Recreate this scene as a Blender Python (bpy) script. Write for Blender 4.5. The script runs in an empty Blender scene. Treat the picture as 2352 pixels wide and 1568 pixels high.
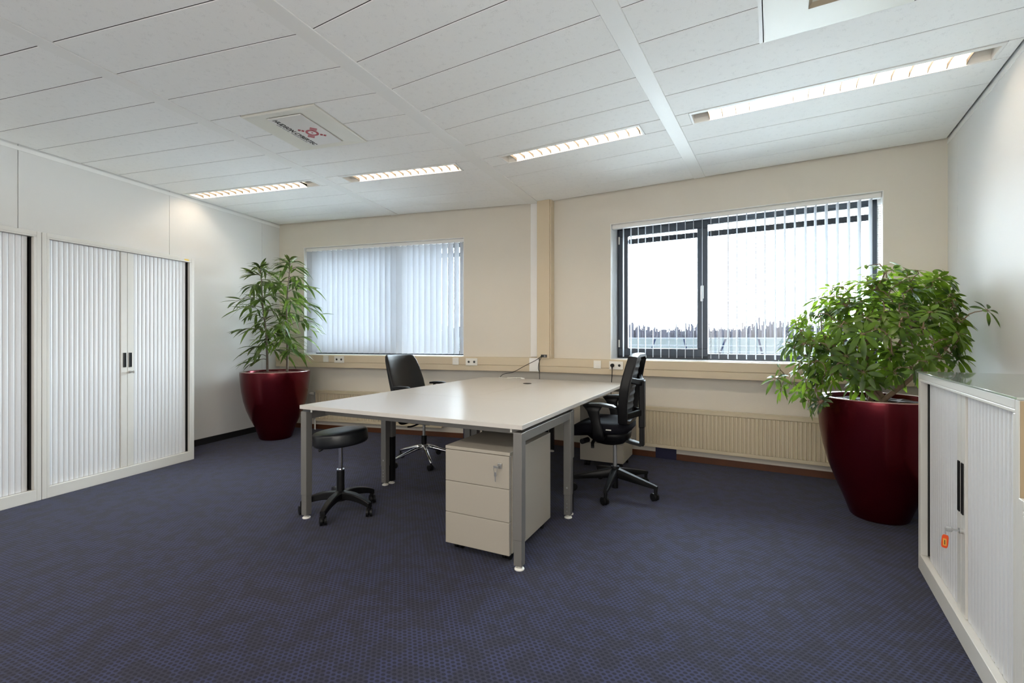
import bpy, bmesh, math, random
from mathutils import Vector, Matrix
R = math.radians
C = bpy.context.scene.collection
rnd = random.Random(7)

# ------------------------------------------------------------------ camera
IMG_W, IMG_H, FPX = 2352, 1568, 1065.0
cam_d = bpy.data.cameras.new('camera')
cam_d.sensor_fit = 'HORIZONTAL'; cam_d.sensor_width = 36.0
cam_d.lens = 36.0 * FPX / IMG_W
cam_d.shift_y = -8.0 / IMG_W
cam_d.clip_start = 0.05; cam_d.clip_end = 600
cam = bpy.data.objects.new('camera', cam_d); C.objects.link(cam)
cam.location = (0, 0, 1.2); cam.rotation_euler = (R(90), 0, 0)
sc = bpy.context.scene
sc.camera = cam
# ------------------------------------------------------------------ view, sky
sc.view_settings.view_transform = 'Standard'
sc.view_settings.look = 'None'
sc.view_settings.gamma = 1.0
sc.view_settings.use_curve_mapping = False
sc.view_settings.exposure = 0.97
sc.cycles.use_denoising = True
sc.cycles.max_bounces = 14
sc.cycles.diffuse_bounces = 8
sc.cycles.transparent_max_bounces = 16
sc.cycles.sample_clamp_indirect = 6.0
SKY = 21.0
w = bpy.data.worlds.new('overcast_sky'); sc.world = w; w.use_nodes = True
nt = w.node_tree; nt.nodes.clear()
tc = nt.nodes.new('ShaderNodeTexCoord'); sx = nt.nodes.new('ShaderNodeSeparateXYZ')
rp = nt.nodes.new('ShaderNodeValToRGB'); bg = nt.nodes.new('ShaderNodeBackground'); ow = nt.nodes.new('ShaderNodeOutputWorld')
rp.color_ramp.elements[0].position = 0.0; rp.color_ramp.elements[0].color = (0.36, 0.40, 0.45, 1)
rp.color_ramp.elements[1].position = 0.60; rp.color_ramp.elements[1].color = (0.78, 0.89, 1.0, 1)
e = rp.color_ramp.elements.new(0.06); e.color = (0.84, 0.92, 1.0, 1)
nt.links.new(tc.outputs['Generated'], sx.inputs[0]); nt.links.new(sx.outputs['Z'], rp.inputs[0])
nt.links.new(rp.outputs[0], bg.inputs[0]); bg.inputs[1].default_value = SKY
nt.links.new(bg.outputs[0], ow.inputs[0])
LAMP = 18.0           # emission of the lamp tubes in the ceiling lights
LAMP_COL = (1.0, 0.84, 0.66)

# ------------------------------------------------------------------ plan of the room (metres)
H = 2.74
LC = Vector((-3.1702, 6.3202)); AP = Vector((0.3396, 5.2989)); RC = Vector((3.3732, 3.5888))
aL, aR = R(-16.224), R(-29.412)
uL = Vector((math.cos(aL), math.sin(aL))); nL = Vector((math.sin(aL), -math.cos(aL)))
uR = Vector((math.cos(aR), math.sin(aR))); nR = Vector((math.sin(aR), -math.cos(aR)))
uW = Vector((0.27836, 0.96048)); uRW = Vector((0.51471, 0.85737))
LEN_L = (AP - LC).length; LEN_R = (RC - AP).length
def Lp(u, d): return LC + uL * u + nL * d
def Rp(u, d): return AP + uR * u + nR * d
mid = Vector((0.3955, 0.9185))
B0 = -mid * 1.45; bdir = Vector((mid.y, -mid.x))
def isect(a, u, b, v):
    den = u.x * (-v.y) + v.x * u.y
    dx, dy = b.x - a.x, b.y - a.y
    t = (dx * (-v.y) + v.x * dy) / den
    return a + u * t
BL = isect(LC, uW, B0, bdir); BR = isect(RC, uRW, B0, bdir)
room = [BL, BR, RC, AP, LC]

# daylight portals just inside the glass (sampling aid only: they emit nothing of their own)
def portal(p, ang, wd, ht, z):
    l = bpy.data.lights.new('window_portal', 'AREA'); l.shape = 'RECTANGLE'; l.size = wd; l.size_y = ht
    l.cycles.is_portal = True
    o = bpy.data.objects.new('window_portal', l); C.objects.link(o)
    o.location = (p.x, p.y, z); o.rotation_euler = (R(90), 0, ang + math.pi)
    o.rotation_euler = (R(-90), 0, ang)
portal(Lp(1.55, -0.33), aL, 2.3, 1.43, 1.695)
portal(Rp(1.947, -0.33), aR, 2.29, 1.43, 1.695)
# assumed ceiling lamps, unseen behind the camera, added as fill light
def back_fill_lamp(p, ang, ln, power):
    l = bpy.data.lights.new('rear_fill_lamp', 'AREA'); l.shape = 'RECTANGLE'; l.size = ln; l.size_y = 0.15
    l.energy = power; l.color = (1.0, 0.93, 0.84)
    o = bpy.data.objects.new('rear_fill_lamp', l); C.objects.link(o)
    o.location = (p.x, p.y, H - 0.02); o.rotation_euler = (0, 0, ang)
for pp, aa, en in ((Lp(0.9, 4.9), aL, 9.5), (Lp(2.6, 4.9), aL, 9), (Rp(0.55, 4.9), aR, 8), (Rp(1.75, 5.0), aR, 3)):
    back_fill_lamp(pp, aa, 1.2, en)

# fill light added at the unseen rear wall to lift the ceiling; no glazing there
gl_ = bpy.data.lights.new('rear_fill', 'AREA'); gl_.shape = 'RECTANGLE'; gl_.size = 3.0; gl_.size_y = 1.6; gl_.energy = 34; gl_.color = (1.0, 0.95, 0.88)
go_ = bpy.data.objects.new('rear_fill', gl_); C.objects.link(go_)
go_.location = (B0.x + mid.x * 0.05, B0.y + mid.y * 0.05, 1.5); go_.rotation_euler = (R(90), 0, math.atan2(bdir.y, bdir.x))

# ------------------------------------------------------------------ materials
def nodes(m):
    m.use_nodes = True
    return m.node_tree, m.node_tree.nodes['Principled BSDF']
def mat(name, col, rough=0.5, metal=0.0, var=0.04, scale=6.0, bump=0.0, bscale=200.0, coat=0.0, spec=0.5, sheen=0.0):
    m = bpy.data.materials.new(name); t, b = nodes(m)
    tcn = t.nodes.new('ShaderNodeTexCoord')
    n = t.nodes.new('ShaderNodeTexNoise'); n.inputs['Scale'].default_value = scale; n.inputs['Detail'].default_value = 3
    t.links.new(tcn.outputs['Object'], n.inputs['Vector'])
    mx = t.nodes.new('ShaderNodeMix'); mx.data_type = 'RGBA'
    mx.inputs[6].default_value = tuple(c * (1 - var) for c in col) + (1,)
    mx.inputs[7].default_value = tuple(min(1, c * (1 + var)) for c in col) + (1,)
    t.links.new(n.outputs['Fac'], mx.inputs[0]); t.links.new(mx.outputs[2], b.inputs['Base Color'])
    b.inputs['Roughness'].default_value = rough; b.inputs['Metallic'].default_value = metal
    b.inputs['Coat Weight'].default_value = coat; b.inputs['Coat Roughness'].default_value = 0.08
    b.inputs['Specular IOR Level'].default_value = spec
    b.inputs['Sheen Weight'].default_value = sheen
    if bump:
        n2 = t.nodes.new('ShaderNodeTexNoise'); n2.inputs['Scale'].default_value = bscale; n2.inputs['Detail'].default_value = 2
        t.links.new(tcn.outputs['Object'], n2.inputs['Vector'])
        bp = t.nodes.new('ShaderNodeBump'); bp.inputs['Strength'].default_value = bump; bp.inputs['Distance'].default_value = 0.002
        t.links.new(n2.outputs['Fac'], bp.inputs['Height']); t.links.new(bp.outputs[0], b.inputs['Normal'])
    return m
M = {}
M['facade'] = mat('facade_paint', (0.66, 0.615, 0.54), 0.75, var=0.02, scale=1.5, bump=0.35, bscale=90)
M['partition'] = mat('partition_panel', (0.74, 0.735, 0.72), 0.68, var=0.015, scale=1.2)
M['rear'] = mat('rear_wall_paint', (0.72, 0.70, 0.66), 0.6)
M['white'] = mat('white_paint', (0.80, 0.79, 0.77), 0.4, var=0.01)
M['beam'] = mat('ceiling_profile_white', (0.86, 0.86, 0.84), 0.5, var=0.01)
M['cream'] = mat('cream_trunking', (0.60, 0.505, 0.365), 0.45, var=0.02)
M['radiator'] = mat('cream_radiator', (0.59, 0.51, 0.365), 0.35, var=0.02)
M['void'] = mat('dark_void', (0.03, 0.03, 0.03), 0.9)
M['base_black'] = mat('black_skirting', (0.012, 0.012, 0.014), 0.5)
M['base_brown'] = mat('brown_skirting', (0.11, 0.034, 0.010), 0.45, var=0.25, scale=12)
M['blue'] = mat('navy_casing', (0.008, 0.008, 0.045), 0.6)
M['frame_dark'] = mat('dark_window_frame', (0.035, 0.045, 0.06), 0.32, var=0.03)
M['box_dark'] = mat('black_screen_box', (0.004, 0.0045, 0.006), 0.8, spec=0.0)
M['alu'] = mat('grey_desk_frame', (0.22, 0.21, 0.197), 0.40, metal=0.35, var=0.02)
M['desk'] = mat('light_laminate', (0.57, 0.54, 0.50), 0.28, var=0.012, scale=40)
M['desk_edge'] = mat('laminate_edge', (0.46, 0.425, 0.37), 0.4, var=0.01)
M['cab'] = mat('cabinet_lacquer', (0.70, 0.68, 0.63), 0.38, var=0.012)
M['tambour'] = mat('tambour_slats', (0.74, 0.74, 0.745), 0.42, var=0.01)
M['pedestal'] = mat('pedestal_lacquer', (0.37, 0.335, 0.28), 0.4, var=0.012)
M['black'] = mat('black_plastic', (0.005, 0.005, 0.0055), 0.45, spec=0.3)
M['black_rough'] = mat('black_rubber', (0.018, 0.018, 0.019), 0.7)
M['leather'] = mat('black_leather', (0.006, 0.006, 0.007), 0.40, bump=0.25, bscale=260, spec=0.3)
M['vinyl'] = mat('black_vinyl', (0.010, 0.011, 0.013), 0.30, bump=0.2, bscale=60)
M['navy_fabric'] = mat('navy_seat_fabric', (0.004, 0.004, 0.0075), 0.85, bump=0.4, bscale=900, sheen=0.0, spec=0.2)
M['mesh_fabric'] = mat('charcoal_back_mesh', (0.016, 0.017, 0.020), 0.55, bump=0.5, bscale=900)
M['chrome'] = mat('chrome', (0.75, 0.75, 0.76), 0.09, metal=1.0, var=0.0)
M['steel'] = mat('brushed_steel', (0.52, 0.52, 0.51), 0.3, metal=0.8, var=0.02)
M['plastic_white'] = mat('white_socket_plastic', (0.80, 0.78, 0.72), 0.35, var=0.01)
M['dark_hole'] = mat('dark_socket_hole', (0.03, 0.03, 0.03), 0.6)
M['soil'] = mat('planting_granules', (0.13, 0.035, 0.028), 0.8, var=0.6, scale=70, bump=1.0, bscale=90)
M['soil_dark'] = mat('potting_soil', (0.05, 0.028, 0.02), 0.85, var=0.6, scale=60, bump=1.0, bscale=80)
M['stem'] = mat('grey_brown_stem', (0.13, 0.10, 0.075), 0.7, var=0.35, scale=40)
M['bark'] = mat('brown_bark', (0.20, 0.135, 0.085), 0.75, var=0.35, scale=30)
M['orange_tag'] = mat('orange_tag_plastic', (0.75, 0.09, 0.02), 0.3)
M['tag_paper'] = mat('tag_paper', (0.75, 0.36, 0.06), 0.6)
M['yellow'] = mat('yellow_sticker', (0.75, 0.50, 0.06), 0.5)
M['cassette'] = mat('cassette_cream', (0.82, 0.81, 0.74), 0.4, var=0.04, scale=3)
M['vent_brown'] = mat('vent_grille_tan', (0.40, 0.34, 0.25), 0.5)
M['logo_red'] = mat('logo_red', (0.45, 0.08, 0.10), 0.5)
M['logo_black'] = mat('logo_black', (0.03, 0.03, 0.03), 0.5)
M['logo_grey'] = mat('logo_grey', (0.35, 0.35, 0.35), 0.5)
M['sky_rail'] = mat('grey_rail_metal', (0.030, 0.031, 0.033), 0.6, spec=0.0)
M['post_blue'] = mat('blue_grey_post', (0.0025, 0.0035, 0.008), 0.8, spec=0.0)
M['field'] = mat('pale_bounce_ground', (0.82, 0.82, 0.80), 0.9, var=0.05, scale=0.3)  # unseen ground kept very pale to bounce daylight up to the ceiling
M['dike'] = mat('darkened_winter_field', (0.017, 0.0185, 0.0185), 1.0, spec=0.0, var=0.25, scale=0.2)  # field colour set unnaturally dark to make up for the overbright sky
M['parapet'] = mat('parapet_concrete', (0.45, 0.45, 0.45), 0.8)
M['twigs'] = mat('bare_twigs', (0.0185, 0.0175, 0.0215), 1.0, spec=0.0, var=0.3, scale=2)
M['louvre'] = mat('louvre_white', (0.80, 0.77, 0.72), 0.35, var=0.0)
M['blade'] = mat('louvre_blade_satin', (0.075, 0.064, 0.051), 0.6, var=0.0, spec=0.1)
M['beige'] = mat('beige_end_tint', (0.36, 0.27, 0.16), 0.5, var=0.03)
M['glasstop'] = mat('glass_cover_plate', (0.46, 0.50, 0.46), 0.03, var=0.0, coat=0.6)

def emit(name, col, s):
    m = bpy.data.materials.new(name); t, b = nodes(m)
    b.inputs['Base Color'].default_value = (0.8, 0.8, 0.8, 1)
    b.inputs['Emission Color'].default_value = tuple(col) + (1,); b.inputs['Emission Strength'].default_value = s
    return m
M['lamp'] = emit('lamp_tube_glow', LAMP_COL, LAMP)

def pot_mat():
    m = mat('red_lacquer', (0.105, 0.003, 0.009), 0.27, metal=0.75, var=0.2, scale=2.2, coat=0.15)
    return m
M['pot'] = pot_mat()
M['pot_rim_glint'] = mat('red_lacquer_rim_glint', (0.34, 0.19, 0.175), 0.25, coat=1.0)  # paler than the pot: reflected light is put into the lip colour

def leaf_mat(name, a, b_, trans):
    m = bpy.data.materials.new(name); t, p = nodes(m)
    tcn = t.nodes.new('ShaderNodeTexCoord'); n = t.nodes.new('ShaderNodeTexNoise'); n.inputs['Scale'].default_value = 7
    t.links.new(tcn.outputs['Object'], n.inputs['Vector'])
    r = t.nodes.new('ShaderNodeValToRGB')
    r.color_ramp.elements[0].position = 0.35; r.color_ramp.elements[0].color = tuple(a) + (1,)
    r.color_ramp.elements[1].position = 0.68; r.color_ramp.elements[1].color = tuple(b_) + (1,)
    t.links.new(n.outputs['Fac'], r.inputs[0]); t.links.new(r.outputs[0], p.inputs['Base Color'])
    p.inputs['Roughness'].default_value = 0.32
    tr = t.nodes.new('ShaderNodeBsdfTranslucent')
    hs = t.nodes.new('ShaderNodeHueSaturation'); hs.inputs['Value'].default_value = 2.8; hs.inputs['Hue'].default_value = 0.475
    t.links.new(r.outputs[0], hs.inputs['Color']); t.links.new(hs.outputs[0], tr.inputs[0])
    mx = t.nodes.new('ShaderNodeMixShader'); mx.inputs[0].default_value = trans
    out = t.nodes['Material Output']
    t.links.new(p.outputs[0], mx.inputs[1]); t.links.new(tr.outputs[0], mx.inputs[2]); t.links.new(mx.outputs[0], out.inputs[0])
    return m
M['leaf_ficus'] = leaf_mat('ficus_leaf', (0.026, 0.058, 0.011), (0.085, 0.150, 0.022), 0.30)
M['leaf_bush'] = leaf_mat('umbrella_leaf', (0.020, 0.052, 0.008), (0.115, 0.215, 0.016), 0.42)

def slat_mat():
    m = bpy.data.materials.new('blind_fabric'); t, p = nodes(m)
    p.inputs['Base Color'].default_value = (0.66, 0.67, 0.69, 1); p.inputs['Roughness'].default_value = 0.8; p.inputs['Specular IOR Level'].default_value = 0.1
    tcn = t.nodes.new('ShaderNodeTexCoord'); n = t.nodes.new('ShaderNodeTexNoise'); n.inputs['Scale'].default_value = 300
    t.links.new(tcn.outputs['Object'], n.inputs['Vector'])
    bp = t.nodes.new('ShaderNodeBump'); bp.inputs['Strength'].default_value = 0.1; bp.inputs['Distance'].default_value = 0.001
    t.links.new(n.outputs['Fac'], bp.inputs['Height']); t.links.new(bp.outputs[0], p.inputs['Normal'])
    tr = t.nodes.new('ShaderNodeBsdfTranslucent'); tr.inputs[0].default_value = (0.46, 0.49, 0.54, 1)
    mx = t.nodes.new('ShaderNodeMixShader'); mx.inputs[0].default_value = 0.30
    out = t.nodes['Material Output']
    t.links.new(p.outputs[0], mx.inputs[1]); t.links.new(tr.outputs[0], mx.inputs[2]); t.links.new(mx.outputs[0], out.inputs[0])
    return m
M['slat'] = slat_mat()

def glass_mat():
    m = bpy.data.materials.new('window_glass'); t, p = nodes(m); t.nodes.remove(p)
    tr = t.nodes.new('ShaderNodeBsdfTransparent'); tr.inputs[0].default_value = (0.93, 0.96, 0.96, 1)
    gl = t.nodes.new('ShaderNodeBsdfGlossy'); gl.inputs['Roughness'].default_value = 0.02
    fr = t.nodes.new('ShaderNodeFresnel'); fr.inputs[0].default_value = 1.45
    mx = t.nodes.new('ShaderNodeMixShader'); out = t.nodes['Material Output']
    t.links.new(fr.outputs[0], mx.inputs[0]); t.links.new(tr.outputs[0], mx.inputs[1]); t.links.new(gl.outputs[0], mx.inputs[2])
    t.links.new(mx.outputs[0], out.inputs[0])
    return m
M['glass'] = glass_mat()

def ceiling_mat():
    m = bpy.data.materials.new('ceiling_tile'); t, b = nodes(m)
    tcn = t.nodes.new('ShaderNodeTexCoord')
    n = t.nodes.new('ShaderNodeTexNoise'); n.inputs['Scale'].default_value = 210; n.inputs['Detail'].default_value = 1
    n3 = t.nodes.new('ShaderNodeTexNoise'); n3.inputs['Scale'].default_value = 30
    t.links.new(tcn.outputs['Object'], n.inputs['Vector']); t.links.new(tcn.outputs['Object'], n3.inputs['Vector'])
    ml = t.nodes.new('ShaderNodeMath'); ml.operation = 'MULTIPLY'; t.links.new(n.outputs['Fac'], ml.inputs[0]); t.links.new(n3.outputs['Fac'], ml.inputs[1])
    r = t.nodes.new('ShaderNodeValToRGB')
    r.color_ramp.elements[0].position = 0.32; r.color_ramp.elements[0].color = (0.90, 0.90, 0.885, 1)
    r.color_ramp.elements[1].position = 0.46; r.color_ramp.elements[1].color = (0.79, 0.79, 0.78, 1)
    t.links.new(ml.outputs[0], r.inputs[0]); t.links.new(r.outputs[0], b.inputs['Base Color'])
    b.inputs['Roughness'].default_value = 0.85
    return m
M['tile'] = ceiling_mat()

def carpet_mat():
    m = bpy.data.materials.new('blue_dotted_carpet'); t, b = nodes(m); L = t.links; N = t.nodes.new
    def math_(op, a, b2=None, c=None):
        n = N('ShaderNodeMath'); n.operation = op
        for i, v in enumerate((a, b2, c)):
            if v is None: continue
            if isinstance(v, (int, float)): n.inputs[i].default_value = v
            else: L.new(v, n.inputs[i])
        return n.outputs[0]
    tcn = N('ShaderNodeTexCoord'); mp = N('ShaderNodeMapping'); mp.inputs['Rotation'].default_value = (0, 0, R(22))
    L.new(tcn.outputs['Object'], mp.inputs[0])
    s = N('ShaderNodeSeparateXYZ'); L.new(mp.outputs[0], s.inputs[0])
    vv = math_('DIVIDE', s.outputs['Y'], 0.0165); row = math_('FLOOR', vv)
    par = math_('MULTIPLY', math_('FLOORED_MODULO', row, 2.0), 0.5)
    uu = math_('ADD', math_('DIVIDE', s.outputs['X'], 0.0235), par)
    fu = math_('SUBTRACT', math_('FRACT', uu), 0.5); fv = math_('SUBTRACT', math_('FRACT', vv), 0.5)
    wv = N('ShaderNodeTexNoise'); wv.inputs['Scale'].default_value = 75; wv.inputs['Detail'].default_value = 1; L.new(mp.outputs[0], wv.inputs['Vector'])
    jit = math_('MULTIPLY', math_('SUBTRACT', wv.outputs['Fac'], 0.5), 0.45)
    r2 = math_('ADD', math_('MULTIPLY', math_('POWER', math_('DIVIDE', fu, 0.36), 2.0), 1.0), math_('POWER', math_('DIVIDE', fv, 0.40), 2.0))
    dist = math_('ADD', r2, jit)
    dot = N('ShaderNodeMapRange'); dot.interpolation_type = 'SMOOTHSTEP'
    dot.inputs['From Min'].default_value = 0.65; dot.inputs['From Max'].default_value = 1.15
    dot.inputs['To Min'].default_value = 1.0; dot.inputs['To Max'].default_value = 0.0
    L.new(dist, dot.inputs['Value'])
    pn = N('ShaderNodeTexNoise'); pn.inputs['Scale'].default_value = 11.0; pn.inputs['Detail'].default_value = 2.5; pn.inputs['Roughness'].default_value = 0.6
    L.new(mp.outputs[0], pn.inputs['Vector'])
    patch = N('ShaderNodeMapRange'); patch.interpolation_type = 'SMOOTHSTEP'
    patch.inputs['From Min'].default_value = 0.42; patch.inputs['From Max'].default_value = 0.60; L.new(pn.outputs['Fac'], patch.inputs['Value'])
    st = N('ShaderNodeTexWave'); st.wave_type = 'BANDS'; st.bands_direction = 'X'; st.inputs['Scale'].default_value = 60; st.inputs['Distortion'].default_value = 3.0; st.inputs['Detail'].default_value = 1
    L.new(mp.outputs[0], st.inputs['Vector'])
    pn2 = N('ShaderNodeTexNoise'); pn2.inputs['Scale'].default_value = 2.2; pn2.inputs['Detail'].default_value = 2; L.new(mp.outputs[0], pn2.inputs['Vector'])
    def mix(f, a, c):
        n = N('ShaderNodeMix'); n.data_type = 'RGBA'
        if isinstance(f, (int, float)): n.inputs[0].default_value = f
        else: L.new(f, n.inputs[0])
        for i, v in ((6, a), (7, c)):
            if isinstance(v, tuple): n.inputs[i].default_value = v + (1,)
            else: L.new(v, n.inputs[i])
        return n.outputs[2]
    ground = mix(pn2.outputs['Fac'], (0.023, 0.027, 0.076), (0.032, 0.035, 0.081))
    dark = mix(st.outputs['Fac'], (0.012, 0.0115, 0.021), (0.029, 0.028, 0.044))
    g2 = mix(math_('MULTIPLY', patch.outputs[0], 0.75), ground, dark)
    col = mix(math_('MULTIPLY', dot.outputs[0], 0.92), g2, (0.0065, 0.0065, 0.0175))
    L.new(col, b.inputs['Base Color']); b.inputs['Roughness'].default_value = 0.95
    b.inputs['Specular IOR Level'].default_value = 0.2
    b.inputs['Sheen Weight'].default_value = 0.10; b.inputs['Sheen Roughness'].default_value = 0.5
    fn = N('ShaderNodeTexNoise'); fn.inputs['Scale'].default_value = 700; L.new(mp.outputs[0], fn.inputs['Vector'])
    bp = N('ShaderNodeBump'); bp.inputs['Strength'].default_value = 0.5; bp.inputs['Distance'].default_value = 0.003
    L.new(fn.outputs['Fac'], bp.inputs['Height']); L.new(bp.outputs[0], b.inputs['Normal'])
    return m
M['carpet'] = carpet_mat()

# ------------------------------------------------------------------ mesh helpers
class MB:
    """collects shapes and links them as ONE mesh object"""
    def __init__(s): s.bm = bmesh.new()
    def quadmesh(s, vs, fs):
        v = [s.bm.verts.new(p) for p in vs]
        for f in fs:
            try: s.bm.faces.new([v[i] for i in f])
            except ValueError: pass
        return s
    def box(s, x0, x1, y0, y1, z0, z1, bev=0.0, mtx=None):
        b = bmesh.new(); bmesh.ops.create_cube(b, size=1.0)
        for v in b.verts: v.co = ((x0 + x1) / 2 + v.co.x * (x1 - x0), (y0 + y1) / 2 + v.co.y * (y1 - y0), (z0 + z1) / 2 + v.co.z * (z1 - z0))
        if bev: bmesh.ops.bevel(b, geom=list(b.edges), offset=bev, segments=2, profile=0.5, affect='EDGES')
        if mtx is not None: b.transform(mtx)
        me = bpy.data.meshes.new('t'); b.to_mesh(me); b.free(); s.bm.from_mesh(me); bpy.data.meshes.remove(me)
        return s
    def prism(s, poly, z0, z1, inset=0.0, zi=None):
        """vertical prism over a convex counter-clockwise plan polygon; bottom edge may be chamfered by inset"""
        n = len(poly)
        cx = sum(p[0] for p in poly) / n; cy = sum(p[1] for p in poly) / n
        rings = []
        if inset:
            rings.append([(p[0], p[1], z0) for p in inset_poly(poly, inset)]); rings.append([(p[0], p[1], zi) for p in poly])
        else: rings.append([(p[0], p[1], z0) for p in poly])
        rings.append([(p[0], p[1], z1) for p in poly])
        return s.loft(rings)
    def loft(s, rings, cap=True, closed=True):
        n = len(rings[0]); V = [[s.bm.verts.new(p) for p in r] for r in rings]
        for i in range(len(V) - 1):
            for j in range(n if closed else n - 1):
                k = (j + 1) % n
                s.bm.faces.new((V[i][j], V[i][k], V[i + 1][k], V[i + 1][j]))
        if cap and closed:
            s.bm.faces.new(list(reversed(V[0]))); s.bm.faces.new(V[-1])
        return s
    def tube(s, path, r, n=10, flat=None, up=None):
        """sweep of an ellipse along a path; r number or list; flat = ratio of second radius"""
        P = [Vector(p) for p in path]; k = len(P)
        rr = r if isinstance(r, (list, tuple)) else [r] * k
        rings = []; prev = None
        for i in range(k):
            t = (P[min(i + 1, k - 1)] - P[max(i - 1, 0)]).normalized()
            a = Vector(up) if up is not None else (prev if prev is not None else (Vector((0, 0, 1)) if abs(t.z) < 0.9 else Vector((1, 0, 0))))
            a = (a - t * a.dot(t)).normalized(); b = t.cross(a); prev = a
            f = flat[i] if isinstance(flat, (list, tuple)) else (flat or 1.0)
            rings.append([P[i] + a * (math.cos(2 * math.pi * j / n) * rr[i]) + b * (math.sin(2 * math.pi * j / n) * rr[i] * f) for j in range(n)])
        return s.loft(rings)
    def bar(s, path, hw, hh):
        """rectangular section sweep, hw/hh lists of half width / half height, section kept upright"""
        P = [Vector(p) for p in path]; k = len(P); rings = []
        for i in range(k):
            t = (P[min(i + 1, k - 1)] - P[max(i - 1, 0)]); t.z = 0; t.normalize()
            b = Vector((-t.y, t.x, 0)); W = hw[i] if isinstance(hw, (list, tuple)) else hw; Q = hh[i] if isinstance(hh, (list, tuple)) else hh
            c = 0.75
            rings.append([P[i] + b * (W * q[0]) + Vector((0, 0, Q * q[1])) for q in ((-1, -c), (-c, -1), (c, -1), (1, -c), (1, c), (c, 1), (-c, 1), (-1, c))])
        return s.loft(rings)
    def cyl(s, c, r, z0, z1, n=20, r2=None):
        r2 = r if r2 is None else r2
        return s.loft([[(c[0] + math.cos(2 * math.pi * j / n) * q, c[1] + math.sin(2 * math.pi * j / n) * q, z) for j in range(n)] for q, z in ((r, z0), (r2, z1))])
    def cyl_axis(s, p, d, r, ln, n=16):
        p = Vector(p); d = Vector(d).normalized()
        return s.tube([p - d * ln / 2, p + d * ln / 2], r, n)
    def lathe(s, prof, c=(0, 0), n=48, cap=True):
        return s.loft([[(c[0] + math.cos(2 * math.pi * j / n) * r, c[1] + math.sin(2 * math.pi * j / n) * r, z) for j in range(n)] for r, z in prof], cap=cap)
    def xform(s, m): s.bm.transform(m); return s
    def build(s, name, m, parent=None, smooth=False, bevel=0.0, subsurf=0):
        bmesh.ops.recalc_face_normals(s.bm, faces=list(s.bm.faces))
        me = bpy.data.meshes.new(name); s.bm.to_mesh(me); s.bm.free()
        o = bpy.data.objects.new(name, me); C.objects.link(o)
        for mm in (m if isinstance(m, (list, tuple)) else [m]): me.materials.append(mm)
        if parent is not None: o.parent = parent
        if smooth:
            for p in me.polygons: p.use_smooth = True
        if bevel:
            b = o.modifiers.new('edge', 'BEVEL'); b.width = bevel; b.segments = 2; b.limit_method = 'ANGLE'; b.angle_limit = R(40)
        if subsurf:
            q = o.modifiers.new('sub', 'SUBSURF'); q.levels = subsurf; q.render_levels = subsurf
        return o
def autosmooth(o, ang=35):
    me = o.data
    for p in me.polygons: p.use_smooth = True
    bm = bmesh.new(); bm.from_mesh(me)
    for e_ in bm.edges:
        if len(e_.link_faces) == 2 and e_.calc_face_angle(0) > R(ang): e_.smooth = False
    bm.to_mesh(me); bm.free()
    return o
def inset_poly(poly, d):
    n = len(poly); out = []
    for i in range(n):
        a = Vector(poly[i - 1]); b = Vector(poly[i]); c = Vector(poly[(i + 1) % n])
        e1 = (b - a).normalized(); e2 = (c - b).normalized()
        n1 = Vector((-e1.y, e1.x)); n2 = Vector((-e2.y, e2.x))
        k = n1 + n2; k = k / max(0.3, (1 + n1.dot(n2)))
        out.append((b.x + k.x * d, b.y + k.y * d))
    return out
def clip(poly, p, nrm):
    """keep the part of poly where (x-p).nrm >= 0"""
    out = []; n = len(poly)
    for i in range(n):
        a = Vector(poly[i]); b = Vector(poly[(i + 1) % n]); da = (a - p).dot(nrm); db = (b - p).dot(nrm)
        if da >= 0: out.append((a.x, a.y))
        if (da >= 0) != (db >= 0):
            q = a + (b - a) * (da / (da - db)); out.append((q.x, q.y))
    return out
def superring(cx, cy, z, a, b, n=28, p=3.0, fx=None):
    out = []
    for j in range(n):
        t = 2 * math.pi * j / n; c, s_ = math.cos(t), math.sin(t)
        x = math.copysign(abs(c) ** (2 / p), c) * a; y = math.copysign(abs(s_) ** (2 / p), s_) * b
        q = Vector((cx + x, cy + y, z))
        if fx: q = fx(q)
        out.append(q)
    return out
def smooth_path(pts, k=6):
    """Catmull-Rom through pts"""
    P = [Vector(p) for p in pts]; out = []
    for i in range(len(P) - 1):
        p0 = P[max(i - 1, 0)]; p1 = P[i]; p2 = P[i + 1]; p3 = P[min(i + 2, len(P) - 1)]
        for j in range(k):
            t = j / k
            out.append(0.5 * ((2 * p1) + (p2 - p0) * t + (2 * p0 - 5 * p1 + 4 * p2 - p3) * t * t + (3 * p1 - p0 - 3 * p2 + p3) * t ** 3))
    out.append(P[-1]); return out
def tag(o, label, cat, group=None):
    o['label'] = label; o['category'] = cat
    if group: o['group'] = group
    return o
def thing(name, label, cat, loc=(0, 0, 0), rz=0.0, group=None):
    o = bpy.data.objects.new(name, None); C.objects.link(o); o.empty_display_size = 0.1
    o.location = loc; o.rotation_euler = (0, 0, rz)
    return tag(o, label, cat, group)
def struct(o, label=None):
    o['kind'] = 'structure'
    if label: o['label'] = label
    return o
def frame_at(o, p, ang, z=0.0):
    o.location = (p.x, p.y, z); o.rotation_euler = (0, 0, ang); return o

# ------------------------------------------------------------------ floor, ceiling, walls
big = [BL + Vector((-.4, -.4)), BR + Vector((.5, -.4)), RC + Vector((.4, .2)), AP + Vector((0.1, .35)), LC + Vector((-.3, .3))]
struct(MB().prism([(p.x, p.y) for p in big], -0.1, 0.0).build('floor', M['carpet']), 'dark blue carpet with a pattern of small dark dots')

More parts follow.
